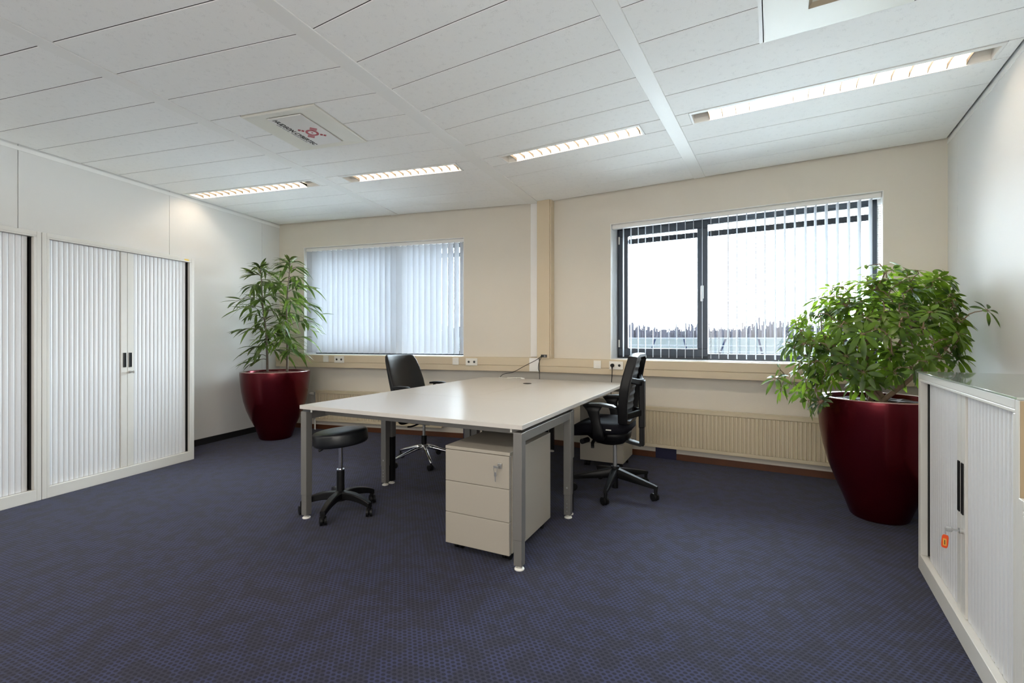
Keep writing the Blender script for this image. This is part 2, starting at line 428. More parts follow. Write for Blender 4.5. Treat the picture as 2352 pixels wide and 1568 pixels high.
WT = 0.30
def facade(name, p, ang, ln, u0, u1, z0, z1, label):
    b = MB()
    b.box(-0.3, ln + 0.12, 0, WT, -0.05, z0); b.box(-0.3, ln + 0.12, 0, WT, z1, H + 0.15)
    b.box(-0.3, u0, 0, WT, z0, z1); b.box(u1, ln + 0.12, 0, WT, z0, z1)
    return struct(frame_at(b.build(name, M['facade']), p, ang), label)
WIN_L = (0.40, 2.70, 0.982, 2.408); WIN_R = (0.805, 3.089, 0.980, 2.405)
facade('wall_back', LC, aL, LEN_L, *WIN_L, 'beige window wall left of the corner pillar')
facade('wall_window', AP, aR, LEN_R, *WIN_R, 'beige window wall right of the corner pillar')
# partitions: panels with thin joints
def partition(name, p, direction, length, seams, side, label):
    """p = far end (window corner), runs back towards the camera along -direction"""
    b = MB(); ang = math.atan2(direction.y, direction.x)
    edges = [0.35] + list(seams) + [-length]
    for i in range(len(edges) - 1):
        x1, x0 = edges[i] - (0.0 if i == 0 else 0.002), edges[i + 1] + 0.002
        y = (0.0, 0.06) if side > 0 else (-0.06, 0.0)
        b.box(x0, x1, y[0], y[1], -0.05, H + 0.15)
    y = (0.02, 0.1) if side > 0 else (-0.1, -0.02)
    b.box(-length, 0.35, y[0], y[1], -0.05, H + 0.15)
    return struct(frame_at(b.build(name, M['partition'], bevel=0.002), p, ang), label)
lenW = (LC - BL).length + 0.2; lenRW = (RC - BR).length + 0.2
partition('wall_left', LC, uW, lenW, [-0.297 - 1.22 * k for k in range(7)], +1, 'white panelled partition wall behind the tall cabinets')
partition('wall_right', RC, uRW, lenRW, [-0.24 - 1.22 * k for k in range(5)], -1, 'white panelled partition wall beside the large planter')
bw = MB(); bl = (BR - BL).length
bw.box(-0.3, bl + 0.3, -0.1, 0, -0.05, H + 0.15)
struct(frame_at(bw.build('wall_rear', M['rear']), BL, math.atan2(bdir.y, bdir.x)))
# skirtings
struct(frame_at(MB().box(-lenW, 0.0, -0.012, 0.001, 0, 0.07).build('baseboard_left', M['base_black']), LC, math.atan2(uW.y, uW.x)))
struct(frame_at(MB().box(-lenRW, 0.0, -0.001, 0.012, 0, 0.07).build('baseboard_right', M['base_black']), RC, math.atan2(uRW.y, uRW.x)))
struct(frame_at(MB().box(0.012, LEN_L + .002, -0.012, 0.001, 0, 0.058).build('baseboard_back', M['base_brown']), LC, aL))
struct(frame_at(MB().box(-.002, LEN_R - 0.012, -0.012, 0.001, 0, 0.058).build('baseboard_window', M['base_brown']), AP, aR))
# ceiling: grid of long tiles in each bay
b1_left = (Lp(3.079, 3.43), Lp(3.468, 0.277)); b1_right = (Rp(0.326, 3.473), Rp(0.011, 0.312))
b2_left = (Rp(1.585, 2.763), Rp(1.635, 0.2)); b2_right = (Rp(1.685, 2.707), Rp(1.738, 0.1))
def half(a, b, keep):
    d = (b - a).normalized(); n_ = Vector((-d.y, d.x))
    if (keep - a).dot(n_) < 0: n_ = -n_
    return a, n_
rowsL = [0.015, 0.310, 0.612, 0.912, 1.212, 1.406] + [1.406 + 0.3035 * k for k in range(1, 19)]
rowsR = [0.015, 0.316, 0.621, 0.926, 1.230, 1.422] + [1.422 + 0.3055 * k for k in range(1, 18)]
cl = MB()
def bay(fn, rows, u0, u1, cuts, holes):
    g = 0.0022
    for i in range(len(rows) - 1):
        d0, d1 = rows[i] + g, rows[i + 1] - g
        segs = [(u0, u1)]
        for (hu0, hu1, hd0, hd1) in holes:
            if d1 > hd0 + 0.01 and d0 < hd1 - 0.01:
                segs = [q for (a, b) in segs for q in ((a, min(b, hu0 - g)), (max(a, hu1 + g), b)) if q[1] - q[0] > 0.03]
        for a, b in segs:
            poly = [fn(a, d1), fn(b, d1), fn(b, d0), fn(a, d0)]
            poly = [(p.x, p.y) for p in poly]
            for c in cuts:
                poly = clip(poly, *c)
                if len(poly) < 3: break
            if len(poly) < 3: continue
            A = sum(poly[k - 1][0] * poly[k][1] - poly[k][0] * poly[k - 1][1] for k in range(len(poly))) / 2
            if abs(A) < 0.003: continue
            if A < 0: poly.reverse()
            poly = [p for k, p in enumerate(poly) if (Vector(p) - Vector(poly[k - 1])).length > 1e-4]
            cl.prism(poly, H, H + 0.02, 0.0025, H + 0.0025)
gw = 0.012
cutB = half(BL, BR, AP)
cLW = (LC + uL * gw, uL); nRWi = Vector((-uRW.y, uRW.x)); cRW = (RC + nRWi * gw, nRWi)
LA = (0.075, 1.655); LB = (1.985, 3.19); LCu = (0.265, 1.46); LD = (1.80, 3.37)
AC1 = (2.095, 2.706, 2.010, 2.616); AC2 = (2.262, 2.868, 2.033, 2.644)
cenL = Lp(1.0, 2.0); cenB1 = Lp(2.4, 2.0); cenB2 = Rp(0.9, 2.0); cenB3 = Rp(2.6, 1.5)
bay(Lp, rowsL, -0.5, 1.724, [cLW, cutB], [LA + (1.212, 1.406)])
bay(Lp, rowsL, 1.832, 4.4, [half(*b1_left, cenB1), cutB], [LB + (1.212, 1.406), AC1])
bay(Rp, rowsR, -0.8, 3.0, [half(*b1_right, cenB2), half(*b2_left, cenB2), cutB], [LCu + (1.230, 1.422)])
bay(Rp, rowsR, 0.5, 4.2, [half(*b2_right, cenB3), cRW, cutB], [LD + (1.230, 1.422), AC2])
cl.prism([(p.x, p.y) for p in big], H + 0.13, H + 0.15)
ceil_o = cl.build('ceiling', M['tile'])
ceil_o.data.materials.append(M['void'])
for p in ceil_o.data.polygons:
    if p.center.z > H + 0.0045: p.material_index = 1
struct(ceil_o, 'white suspended ceiling of long speckled tiles')
# flat white carrier profiles between the bays
def beam(name, poly):
    A = sum(poly[k - 1].x * poly[k].y - poly[k].x * poly[k - 1].y for k in range(len(poly)))
    if A < 0: poly = list(reversed(poly))
    return struct(MB().prism([(p.x, p.y) for p in poly], H - 0.004, H + 0.018, 0.002, H - 0.002).build(name, M['beam']), 'flat white ceiling profile between tile bays')
def ext(pair, d0, d1, n_):
    a, b = pair; dr = (b - a); out = []
    for d in (d0, d1):
        da = (a - (LC if n_ is nL else AP)).dot(n_); db = (b - (LC if n_ is nL else AP)).dot(n_)
        out.append(a + dr * ((d - da) / (db - da)))
    return out
beam('trim_1', [Lp(1.727, 0.015), Lp(1.829, 0.015), Lp(1.829, 6.2), Lp(1.727, 6.2)])
l1 = ext(b1_left, 0.02, 6.2, nL); r1 = ext(b1_right, 0.02, 6.0, nR)
beam('trim_2', [l1[0], r1[0], r1[1], l1[1]])
l2 = ext(b2_left, 0.015, 5.6, nR); r2 = ext(b2_right, 0.015, 5.6, nR)
beam('trim_3', [l2[0], r2[0], r2[1], l2[1]])
# narrow white T profile beside the second cassette, and angle profiles along the walls
def strip(name, p, ang, x0, x1, y0, y1, z0, z1, m): return struct(frame_at(MB().box(x0, x1, y0, y1, z0, z1).build(name, m), p, ang))
strip('trim_4', AP, aR, 2.243, 2.259, -2.642, -2.037, H - 0.004, H + 0.01, M['beam'])
strip('trim_5', LC, math.atan2(uW.y, uW.x), -lenW, 0, -0.004, 0.002, H - 0.045, H - 0.012, M['beam'])
strip('trim_6', RC, math.atan2(uRW.y, uRW.x), -lenRW, 0, -0.002, 0.004, H - 0.040, H - 0.012, M['beam'])

# pillar with cable duct at the bend of the window wall
pil = MB().box(-0.012, 0.142, -0.10, 0.0, 0.972, H - 0.001).box(0.142, 0.156, -0.085, 0, 0.972, H - 0.001)
struct(frame_at(pil.build('trim_7', M['cream'], bevel=0.003), AP, aR), 'cream boxed pillar duct in the bend of the window wall')
struct(frame_at(MB().box(3.528, 3.612, -0.015, 0.001, 0.985, H - 0.001).build('trim_8', M['white'], bevel=0.002), LC, aL), 'narrow white upright strip beside the cream pillar duct')
# wall trunking under the windows: three stepped faces
def trunk(name, p, ang, x0, x1, z0, z1, label):
    b = MB(); zm = z0 + 0.068
    b.box(x0, x1, -0.078, -0.001, z0, zm - 0.002); b.box(x0, x1, -0.074, -0.001, zm - 0.002, zm + 0.002)
    b.box(x0, x1, -0.080, -0.001, zm + 0.002, z1)
    return struct(frame_at(b.build(name, M['cream'], bevel=0.003), p, ang), label)
trunk('trim_9', LC, aL, 0.012, LEN_L - 0.013, 0.818, 0.978, 'cream cable trunking under the left window')
trunk('trim_10', AP, aR, 0.013, LEN_R - 0.055, 0.818, 0.974, 'cream cable trunking under the right window')
struct(frame_at(MB().box(LEN_L - 0.125, LEN_L - 0.013, -0.086, -0.079, 0.822, 0.974).build('trim_11', M['white'], bevel=0.002), LC, aL), 'white joint cover on the trunking beside the pillar')

# ------------------------------------------------------------------ windows
def window(name, p, ang, win, mull, mw, flip, label):
    u0, u1, z0, z1 = win
    root = bpy.data.objects.new(name, None); C.objects.link(root); frame_at(root, p, ang); struct(root, label)
    y0, y1 = 0.235, 0.29
    f = MB()
    f.box(u0, u1, y0, y1, z0, z0 + 0.060); f.box(u0, u1, y0, y1, z1 - 0.05, z1)
    f.box(u0, u0 + 0.045, y0, y1, z0, z1); f.box(u1 - 0.045, u1, y0, y1, z0, z1)
    f.box(mull - 0.03, mull + 0.03, y0, y1, z0, z1)
    f.build('window_frame', M['frame_dark'], root, bevel=0.004)
    # opening sash on the narrow side, fixed light on the wide side
    ys0, ys1 = 0.205, 0.26
    a, b_ = (u0 + 0.03, mull + mw) if not flip else (mull - mw, u1 - 0.03)
    s = MB(); t = 0.098; tb = 0.08; tt = 0.075
    s.box(a, b_, ys0, ys1, z0 + 0.03, z0 + 0.03 + tb); s.box(a, b_, ys0, ys1, z1 - 0.03 - tt, z1 - 0.03)
    s.box(a, a + t, ys0, ys1, z0 + 0.03 + tb, z1 - 0.105); s.box(b_ - t, b_, ys0, ys1, z0 + 0.03 + tb, z1 - 0.105)
    so = s.build('sash', M['frame_dark'], root, bevel=0.006)
    MB().box(a + t - 0.01, b_ - t + 0.01, 0.233, 0.241, z0 + 0.03 + tb - 0.01, z1 - 0.095).build('glass_pane', M['glass'], so)
    c, d = (mull + 0.03, u1 - 0.045) if not flip else (u0 + 0.045, mull - 0.03)
    MB().box(c, d, 0.255, 0.263, z0 + 0.04, z1 - 0.045).build('glass_pane', M['glass'], root)
    # glazing bead and the dark outer screen box across the upper part
    bb = MB(); bb.box(c, d, 0.245, 0.275, z0 + 0.045, z0 + 0.062); bb.box(c, d, 0.245, 0.275, z1 - 0.064, z1 - 0.05)
    bb.build('glazing_bead', M['frame_dark'], root)
    MB().box(u0 - 0.05, u1 + 0.05, 0.43, 0.47, 2.262, 2.316).build('screen_box', M['box_dark'], root, bevel=0.004)
    hx = (b_ - t / 2) if not flip else (a + t / 2)
    h = MB().box(hx - 0.014, hx + 0.014, ys0 - 0.012, ys0, 1.595, 1.725, 0.003)
    h.box(hx - 0.010, hx + 0.010, ys0 - 0.045, ys0 - 0.012, 1.69, 1.712, 0.003); h.box(hx - 0.011, hx + 0.011, ys0 - 0.056, ys0 - 0.040, 1.565, 1.715, 0.004)
    h.build('handle', M['plastic_white'], so)
    MB().box(u0 - 0.0, u1 + 0.0, -0.012, y0 + 0.01, z0 - 0.022, z0 + 0.002).build('window_sill', M['white'], root, bevel=0.003)
    rv = MB(); rv.box(u0 - 0.001, u0 + 0.006, 0.0, y0, z0, z1); rv.box(u1 - 0.006, u1 + 0.001, 0.0, y0, z0, z1); rv.box(u0, u1, 0.0, y0, z1 - 0.006, z1 + 0.001)
    rv.build('reveal_lining', M['white'], root)
    hg = MB()
    hx2 = a + 0.004 if not flip else b_ - 0.004
    for zz in (1.10, 2.22): hg.cyl((hx2, ys0 - 0.004), 0.008, zz, zz + 0.08)
    hg.build('hinge', M['plastic_white'], so)
    return root
window('window_1', LC, aL, WIN_L, 1.78, 0.030, False, 'left window, nearly closed off by its blind')
window('window_2', AP, aR, WIN_R, 1.705, 0.030, False, 'right window with a clear view outside')

# ------------------------------------------------------------------ vertical blinds
def blind(name, label, p, ang, win, slats, y, chain_u):
    u0, u1, z0, z1 = win
    root = thing(name, label, 'blind', (p.x, p.y, 0), ang, 'vertical blinds')
    h = MB().box(u0 + 0.008, u1 - 0.008, y - 0.028, y + 0.022, z1 - 0.048, z1 - 0.007); h.box(u0 + 0.008, u1 - 0.008, y - 0.032, y - 0.028, z1 - 0.044, z1 - 0.03)
    h.build('headrail', M['white'], root, bevel=0.002)
    for (u, a) in slats:
        s = MB(); n = 5; wd = 0.089; zt, zb = z1 - 0.0485, z0 + 0.022
        pts = []
        for i in range(n):
            t = (i / (n - 1) - 0.5) * wd; bow = 0.004 * (1 - (2 * i / (n - 1) - 1) ** 2)
            pts.append((t * math.cos(a) - bow * math.sin(a), t * math.sin(a) + bow * math.cos(a)))
        nx, ny = -math.sin(a) * 0.0006, math.cos(a) * 0.0006
        ring = [(q[0] + nx, q[1] + ny) for q in pts] + [(q[0] - nx, q[1] - ny) for q in reversed(pts)]
        s.loft([[(u + q[0], y + q[1], z) for q in ring] for z in (zb, zt)])
        s.build('slat', M['slat'], root)
    c = MB()
    for k in range(60):
        z = z1 - 0.06 - k * 0.019
        for du in (0, 0.014): c.cyl((chain_u + du, y - 0.026), 0.0028, z - 0.012, z, 6)
    c.build('bead_chain', M['plastic_white'], root)
    return root
slR = [(0.928 + 0.0773 * k + rnd.uniform(-.004, .004), R(99.0 + rnd.uniform(-2.2, 2.2))) for k in range(28)]
slL = []
for k in range(29):
    a = 60 + rnd.uniform(-3, 3)
    if k in (18, 19, 24, 25, 26, 27, 28): a += 5
    slL.append((0.452 + 0.0788 * k, R(a)))
blind('vertical_blind', 'white vertical blind with almost closed slats behind the tall thin plant', LC, aL, WIN_L, slL, 0.062, 2.672)
blind('vertical_blind', 'white vertical blind with slats turned open, countryside visible between them', AP, aR, WIN_R, slR, 0.062, 3.058)

# ------------------------------------------------------------------ outside
gr = MB().box(-250, 250, 0.5, 320, -3.3, -3.2); struct(frame_at(gr.build('ground', M['field']), AP, aR), 'ground beyond the windows, made pale to bounce daylight indoors')
struct(frame_at(MB().loft([[(x, 70, -3.25), (x, 112, 1.1), (x, 200, 1.2), (x, 200, -3.3)] for x in (-220, 260)]).build('hill', M['dike']), AP, aR), 'low field rising to the distant trees')
struct(frame_at(MB().box(-9, 16, 9.9, 10.3, -3.2, 0.62).build('wall_parapet', M['parapet']), AP, aR), 'low parapet carrying the outdoor railing')
rl = thing('railing', 'pale outdoor railing with slanted dark posts seen through the right window', 'railing', (AP.x, AP.y, 0), aR)
for z in (1.19, 0.97, 0.80): MB().tube([(-9, 10.0, z), (16, 10.0, z)], 0.022, 8).build('rail', M['sky_rail'], rl)
for k in range(21):
    u = -6.0 + k * 1.0; ln = 0.10 if k % 2 else -0.06
    MB().tube([(u - ln, 10.05, 0.62), (u + ln, 10.02, 1.19)], 0.026, 8).build('post', M['post_blue'], rl)
tr = MB()
for k in range(2200):
    u = rnd.uniform(-110, 150); dd = rnd.uniform(118, 128)
    hgt = 6.6 + 0.8 * math.sin(u * 0.11) + 0.5 * math.sin(u * 0.37 + 1) + rnd.gauss(0, 0.55)
    r = rnd.uniform(0.06, 0.28)
    tr.loft([[(u + math.cos(t) * r, dd + math.sin(t) * r, 0.9) for t in (0, 2.1, 4.2)], [(u + math.cos(t) * r * 1.3, dd + math.sin(t) * r, -3.2 + hgt * 0.8) for t in (0, 2.1, 4.2)], [(u + rnd.uniform(-.3, .3) + math.cos(t) * 0.02, dd + math.sin(t) * 0.02, -3.2 + hgt + rnd.uniform(0, 1.0)) for t in (0, 2.1, 4.2)]])
for k in range(220):
    u = -110 + k * 1.2
    tr.box(u, u + 1.25, 127, 129, 0.9, 3.4 + 0.5 * math.sin(u * 0.11) + rnd.uniform(-.4, .4))
to = tr.build('treeline', M['twigs']); frame_at(to, AP, aR); to['kind'] = 'stuff'; to['label'] = 'bare winter trees along the horizon beyond the railing'; to['category'] = 'trees'
hs = thing('farm_building', 'small white flat-roofed building in front of the distant bare trees', 'building', (AP.x, AP.y, 0), aR)
MB().box(13.9, 17.2, 64, 68, -3.2, 1.62).build('walls', M['white'], hs); MB().box(13.7, 17.4, 63.8, 68.2, 1.62, 1.85).build('roof', M['white'], hs)

# ------------------------------------------------------------------ radiators
def radiator(label, p, ang, x0, x1, z0, z1, valve):
    root = thing('radiator', label, 'radiator', (p.x, p.y, 0), ang, 'panel radiators under the windows')
    yf, yb = -0.085, -0.035
    pts = []; pitch = 0.0333; n = int((x1 - x0 - 0.03) / pitch); s0 = x0 + (x1 - x0 - n * pitch) / 2
    for k in range(n):
        x = s0 + k * pitch
        pts += [(x, yf + 0.010), (x + 0.006, yf + 0.010), (x + 0.012, yf), (x + 0.0285, yf)]
    pts.append((s0 + n * pitch, yf + 0.010))
    prof = [(x0, yf + 0.010)] + pts + [(x1, yf + 0.010), (x1, yf + 0.022), (x0, yf + 0.022)]
    b = MB()
    zc0, zc1 = z0 + 0.035, z1 - 0.035
    b.loft([[(q[0], q[1], z) for q in prof] for z in (zc0, zc1)])
    b.box(x0, x1, yf + 0.002, yf + 0.022, z0, zc0 - 0.002, 0.003); b.box(x0, x1, yf + 0.002, yf + 0.022, zc1 + 0.002, z1, 0.003)
    b.box(x0 + 0.01, x1 - 0.01, yb, yb + 0.014, z0 + 0.02, z1 - 0.02)
    b.build('panel', M['radiator'], root)
    g = MB().box(x0, x1, yf + 0.001, yb + 0.014, z1 - 0.001, z1 + 0.006)
    g.box(x0 - 0.004, x0 + 0.002, yf + 0.002, yb + 0.014, z0 + 0.01, z1 + 0.004); g.box(x1 - 0.002, x1 + 0.004, yf + 0.002, yb + 0.014, z0 + 0.01, z1 + 0.004)
    g.build('casing', M['radiator'], root, bevel=0.002)
    for xx in (x0 + 0.25, x1 - 0.25): MB().box(xx, xx + 0.03, yb, 0.0, z0 + 0.1, z1 - 0.08).build('bracket', M['radiator'], root)
    ym = (yf + yb) / 2
    vx, sg = (x0, -1) if valve == 'left' else (x1, 1)
    v = MB(); v.tube([(vx, ym, z1 - 0.045), (vx + sg * 0.035, ym, z1 - 0.045)], 0.010); v.cyl((vx + sg * 0.03, ym), 0.013, z1 - 0.085, z1 - 0.02); v.cyl((vx + sg * 0.03, ym), 0.009, z1 - 0.12, z1 - 0.08)
    vo = v.build('valve', M['steel'], root, smooth=False)
    MB().tube([(vx + sg * 0.042, ym, z1 - 0.045), (vx + sg * 0.055, ym, z1 - 0.045), (vx + sg * 0.10, ym, z1 - 0.045), (vx + sg * 0.112, ym, z1 - 0.045)], [0.016, 0.022, 0.020, 0.012], 14).build('thermostat_head', M['plastic_white'], vo, smooth=True)
    w_ = MB(); w_.cyl((vx + sg * 0.03, ym), 0.014, z0 + 0.015, z0 + 0.06); w_.tube([(vx, ym, z0 + 0.035), (vx + sg * 0.03, ym, z0 + 0.035)], 0.011)
    w_.build('return_valve', M['steel'], root)
    pz = MB(); pz.cyl((vx + sg * 0.022, ym - 0.006), 0.0075, 0.0, z0 + 0.02, 10); pz.cyl((vx + sg * 0.044, ym + 0.012), 0.0075, 0.0, z0 + 0.02, 10)
    pz.build('pipe', M['plastic_white'], root)
    ox = x1 if valve == 'left' else x0
    osg = -sg
    MB().tube([(ox, ym, z0 + 0.035), (ox + osg * 0.022, ym, z0 + 0.035)], [0.012, 0.010], 10).tube([(ox + osg * 0.022, ym, z0 + 0.035), (ox + osg * 0.03, ym, z0 + 0.035)], [0.015, 0.015], 6).build('end_plug', M['radiator'], root)
radiator('cream panel radiator behind the leather chair and the desk', LC, aL, 0.655, 2.445, 0.118, 0.512, 'left')
radiator('cream panel radiator between the mesh chair and the large planter', AP, aR, 1.10, 3.05, 0.118, 0.510, 'right')

# ------------------------------------------------------------------ sockets on the trunking
def holder(u, z, p, ang, name, label, cat, group=None):
    d = Vector((math.cos(ang), math.sin(ang))); n_ = Vector((math.sin(ang), -math.cos(ang)))
    q = p + d * u + n_ * 0.080
    return thing(name, label, cat, (q.x, q.y, z), ang, group)
def double_socket(u, z, p, ang, label, plug=False):
    r = holder(u, z, p, ang, 'power_socket', label, 'socket', 'double wall sockets')
    MB().box(-0.073, 0.073, -0.010, 0, -0.042, 0.042, 0.003).build('cover_plate', M['plastic_white'], r)
    for x in (-0.0345, 0.0345):
        b = MB(); n = 22
        b.loft([[(x + math.cos(t) * rr, yy, math.sin(t) * rr) for t in [2 * math.pi * j / n for j in range(n)]] for rr, yy in ((0.022, -0.0095), (0.022, -0.0125), (0.0195, -0.0125), (0.0185, -0.0105))], cap=True)
        o = b.build('outlet', M['plastic_white'], r)
        MB().box(x - 0.0105, x - 0.0065, -0.0118, -0.0100, -0.003, 0.003).box(x + 0.0065, x + 0.0105, -0.0118, -0.0100, -0.003, 0.003).cyl_axis((x, -0.0108, 0), (0, 1, 0), 0.0135, 0.0012, 16).build('contact_hole', M['dark_hole'], o)
    return r
def data_socket(u, z, p, ang, label):
    r = holder(u, z, p, ang, 'data_socket', label, 'socket', 'data wall sockets')
    MB().box(-0.040, 0.040, -0.011, 0, -0.042, 0.042, 0.003).build('cover_plate', M['plastic_white'], r)
    MB().box(-0.022, -0.006, -0.0125, -0.0105, -0.012, 0.004).box(0.006, 0.022, -0.0125, -0.0105, -0.012, 0.004).box(-0.022, 0.022, -0.0125, -0.0105, 0.018, 0.026).build('port_cover', M['white'], r)
data_socket(0.815, 0.930, LC, aL, 'white data socket on the trunking nearest the thin plant')
double_socket(1.015, 0.925, LC, aL, 'white double socket on the trunking between the thin plant and leather chair')
data_socket(2.630, 0.925, LC, aL, 'white data socket on the trunking just right of the left window')
double_socket(2.832, 0.920, LC, aL, 'white double socket on the trunking between left window and pillar')
data_socket(0.690, 0.922, AP, aR, 'white data socket on the trunking left of the plugged-in double socket')
double_socket(0.892, 0.917, AP, aR, 'white double socket with a black plug in it behind the mesh chair')
double_socket(2.66, 0.915, AP, aR, 'white double socket half hidden by the bushy plant')
pg = holder(0.892 - 0.0345, 0.917, AP, aR, 'power_plug', 'black power plug with a cord hanging behind the desk', 'plug')
MB().cyl_axis((0, -0.024, 0), (0, 1, 0), 0.019, 0.022, 18).tube([(0, -0.030, -0.006), (0, -0.032, -0.035)], [0.010, 0.006]).build('plug_body', M['black'], pg)
MB().tube(smooth_path([(0, -0.032, -0.03), (0.0, -0.034, -0.10), (-0.006, -0.036, -0.20), (-0.01, -0.05, -0.55)]), 0.004, 8).build('cord', M['black'], pg)
# cable outlet at the foot of the pillar and the two thin cables
q = Rp(0.076, 0.101)
ou = thing('cable_outlet', 'small black cable outlet at the foot of the cream pillar', 'outlet', (q.x, q.y, 0.998), aR)
MB().box(-0.036, 0.036, -0.004, 0.001, -0.014, 0.016).build('opening', M['dark_hole'], ou); MB().box(0.004, 0.012, -0.006, 0, -0.01, 0.01).box(0.022, 0.026, -0.006, 0, -0.01, 0.01).build('cable_tie', M['steel'], ou)
def p3(v, z): return (v.x, v.y, z)
c1 = smooth_path([p3(Rp(0.046, .106), .998), p3(Rp(0.00, .14), .955), p3(Lp(3.50, .16), .89), p3(Lp(3.36, .16), .815), p3(Lp(3.22, .16), .772), p3(Lp(3.16, .15), .60)])
tag(MB().tube(c1, 0.0032, 7).build('cable', M['black'], smooth=True), 'thin dark cable slanting left from the pillar outlet behind the desk', 'cable', 'cables from the pillar outlet')
c2 = smooth_path([p3(Rp(0.050, .106), .992), p3(Rp(0.028, .125), .93), p3(Rp(0.020, .13), .86), p3(Rp(0.035, .13), .79), p3(Rp(0.03, .13), .55)])
tag(MB().tube(c2, 0.0032, 7).build('cable', M['black'], smooth=True), 'thin dark cable hanging straight down from the pillar outlet', 'cable', 'cables from the pillar outlet')

# navy casings at the foot of the window wall
def casing(label, p, ang, x0, x1, z1, split):
    t = thing('pipe_casing', label, 'casing', (p.x, p.y, 0), ang, 'navy casings at the foot of the window wall')
    if split: MB().box(x0, x0 + (x1 - x0) * .47, -0.0195, -0.0125, 0, z1).build('cover_board', M['blue'], t); MB().box(x0 + (x1 - x0) * .55, x1, -0.0195, -0.0125, 0, z1).build('cover_board', M['blue'], t)
    else: MB().box(x0, x1, -0.0195, -0.0125, 0, z1, 0.002).build('cover_board', M['blue'], t)
casing('navy casing board at the wall foot below the right radiator', AP, aR, 1.275, 1.475, 0.20, False)
casing('navy casing of two upright boards glimpsed below the desk', LC, aL, 2.70, 2.83, 0.42, True)

# ------------------------------------------------------------------ ceiling lights
def ceiling_light(label, p, ang, u0, u1, d0, d1, blades, end0, end1):
    q = p + Vector((math.cos(ang), math.sin(ang))) * ((u0 + u1) / 2) + Vector((math.sin(ang), -math.cos(ang))) * ((d0 + d1) / 2)
    r = thing('ceiling_light', label, 'ceiling light', (q.x, q.y, H), ang, 'recessed louvre lights')
    hl = (u1 - u0) / 2; hw = (d1 - d0) / 2
    y0, y1 = -hw + 0.004, hw - 0.004
    ow0, ow1 = -hw + 0.034, hw - 0.012       # opening (the broad flange lies on the room side)
    f = MB(); z0, z1 = -0.003, 0.008
    f.box(-hl, hl, y0, ow0, z0, z1); f.box(-hl, hl, ow1, y1, z0, z1); f.box(-hl, -hl + 0.014, ow0, ow1, z0, z1); f.box(hl - 0.014, hl, ow0, ow1, z0, z1)
    f.build('frame', M['beam'], r, bevel=0.001)
    a, b_ = -hl + 0.014, hl - 0.014
    h = MB(); n = 9; ring = []
    for i in range(n + 1):
        t = math.pi * i / n; ring.append(((ow0 + ow1) / 2 - math.cos(t) * (ow1 - ow0) / 2, 0.004 + math.sin(t) * 0.078))
    h.loft([[(x, y, z) for y, z in ring] for x in (a, b_)], cap=False, closed=False)
    for x in (a, b_): h.quadmesh([(x, y, z) for y, z in ring], [tuple(range(n + 1))])
    h.build('reflector', M['louvre'], r)
    la, lb = a + end0, b_ - end1
    MB().tube([(la, (ow0 + ow1) / 2, 0.052), (lb, (ow0 + ow1) / 2, 0.052)], 0.016, 12).build('lamp_tube', M['lamp'], r, smooth=True)
    ec = MB()
    for x0, x1, e_ in ((a, la, end0), (lb, b_, end1)):
        if e_ > 0.03: ec.tube([(x0, (ow0 + ow1) / 2, 0.052), (x1, (ow0 + ow1) / 2, 0.052)], 0.019, 10)
        if e_ > 0.03:
            xx = la if x0 == a else lb
            ec.loft([[(x_, y, z) for y, z in ring[1:-1]] for x_ in (xx - 0.001, xx + 0.001)])  # end plates added to keep lamp light out of the end compartments
    ec.build('added_end_plate', M['white'], r)
    lv = MB()
    for i in range(blades + 1):
        x = la + (lb - la) * i / blades; nn = 8
        top, bot = [], []
        for k in range(nn + 1):
            y = ow0 + (ow1 - ow0) * k / nn; sag = 0.010 * (1 - (2 * k / nn - 1) ** 2)
            top.append((y, 0.030 - sag * 0.3)); bot.append((y, 0.001 + sag))
        prof = bot + list(reversed(top))
        lv.loft([[(x - 0.0012, y, z) for y, z in prof], [(x + 0.0012, y, z) for y, z in prof]])
    lv.build('louvre', M['blade'], r)
    MB().box(-hl, hl, y0, y1, 0.086, 0.092).build('housing', M['white'], r)
    return r
ceiling_light('recessed louvre light above the wall with the tall cabinets', LC, aL, LA[0], LA[1], 1.212, 1.406, 15, 0.03, 0.16)
ceiling_light('recessed louvre light nearest above the left window blind', LC, aL, LB[0], LB[1], 1.212, 1.406, 13, 0.10, 0.03)
ceiling_light('recessed louvre light between the pillar and the right window', AP, aR, LCu[0], LCu[1], 1.230, 1.422, 13, 0.08, 0.02)
ceiling_light('longest recessed louvre light, beside the right partition wall', AP, aR, LD[0], LD[1], 1.230, 1.422, 16, 0.10, 0.10)

# ------------------------------------------------------------------ ceiling cassettes
def text_mesh(body, size, shear=0.0, bold=0.0, space=1.0):
    cu = bpy.data.curves.new('lettering', 'FONT'); cu.body = body; cu.size = size; cu.shear = shear; cu.offset = bold; cu.space_character = space
    cu.align_x = 'LEFT'; cu.extrude = 0.0006; cu.resolution_u = 3
    o = bpy.data.objects.new('lettering', cu); C.objects.link(o)
    dg = bpy.context.evaluated_depsgraph_get(); me = bpy.data.meshes.new_from_object(o.evaluated_get(dg))
    bpy.data.objects.remove(o); bpy.data.curves.remove(cu)
    return me
def cassette(label, p, ang, u0, u1, d0, d1):
    q = p + Vector((math.cos(ang), math.sin(ang))) * ((u0 + u1) / 2) + Vector((math.sin(ang), -math.cos(ang))) * ((d0 + d1) / 2)
    return thing('air_cassette', label, 'air unit', (q.x, q.y, H), ang), (u1 - u0) / 2 - 0.002, (d1 - d0) / 2 - 0.002
r, hx, hy = cassette('cream ceiling air unit with a black and red company logo on its plate', LC, aL, *AC1)
px0, px1, py0, py1 = -0.15, 0.130, -0.225, 0.230
b = MB()
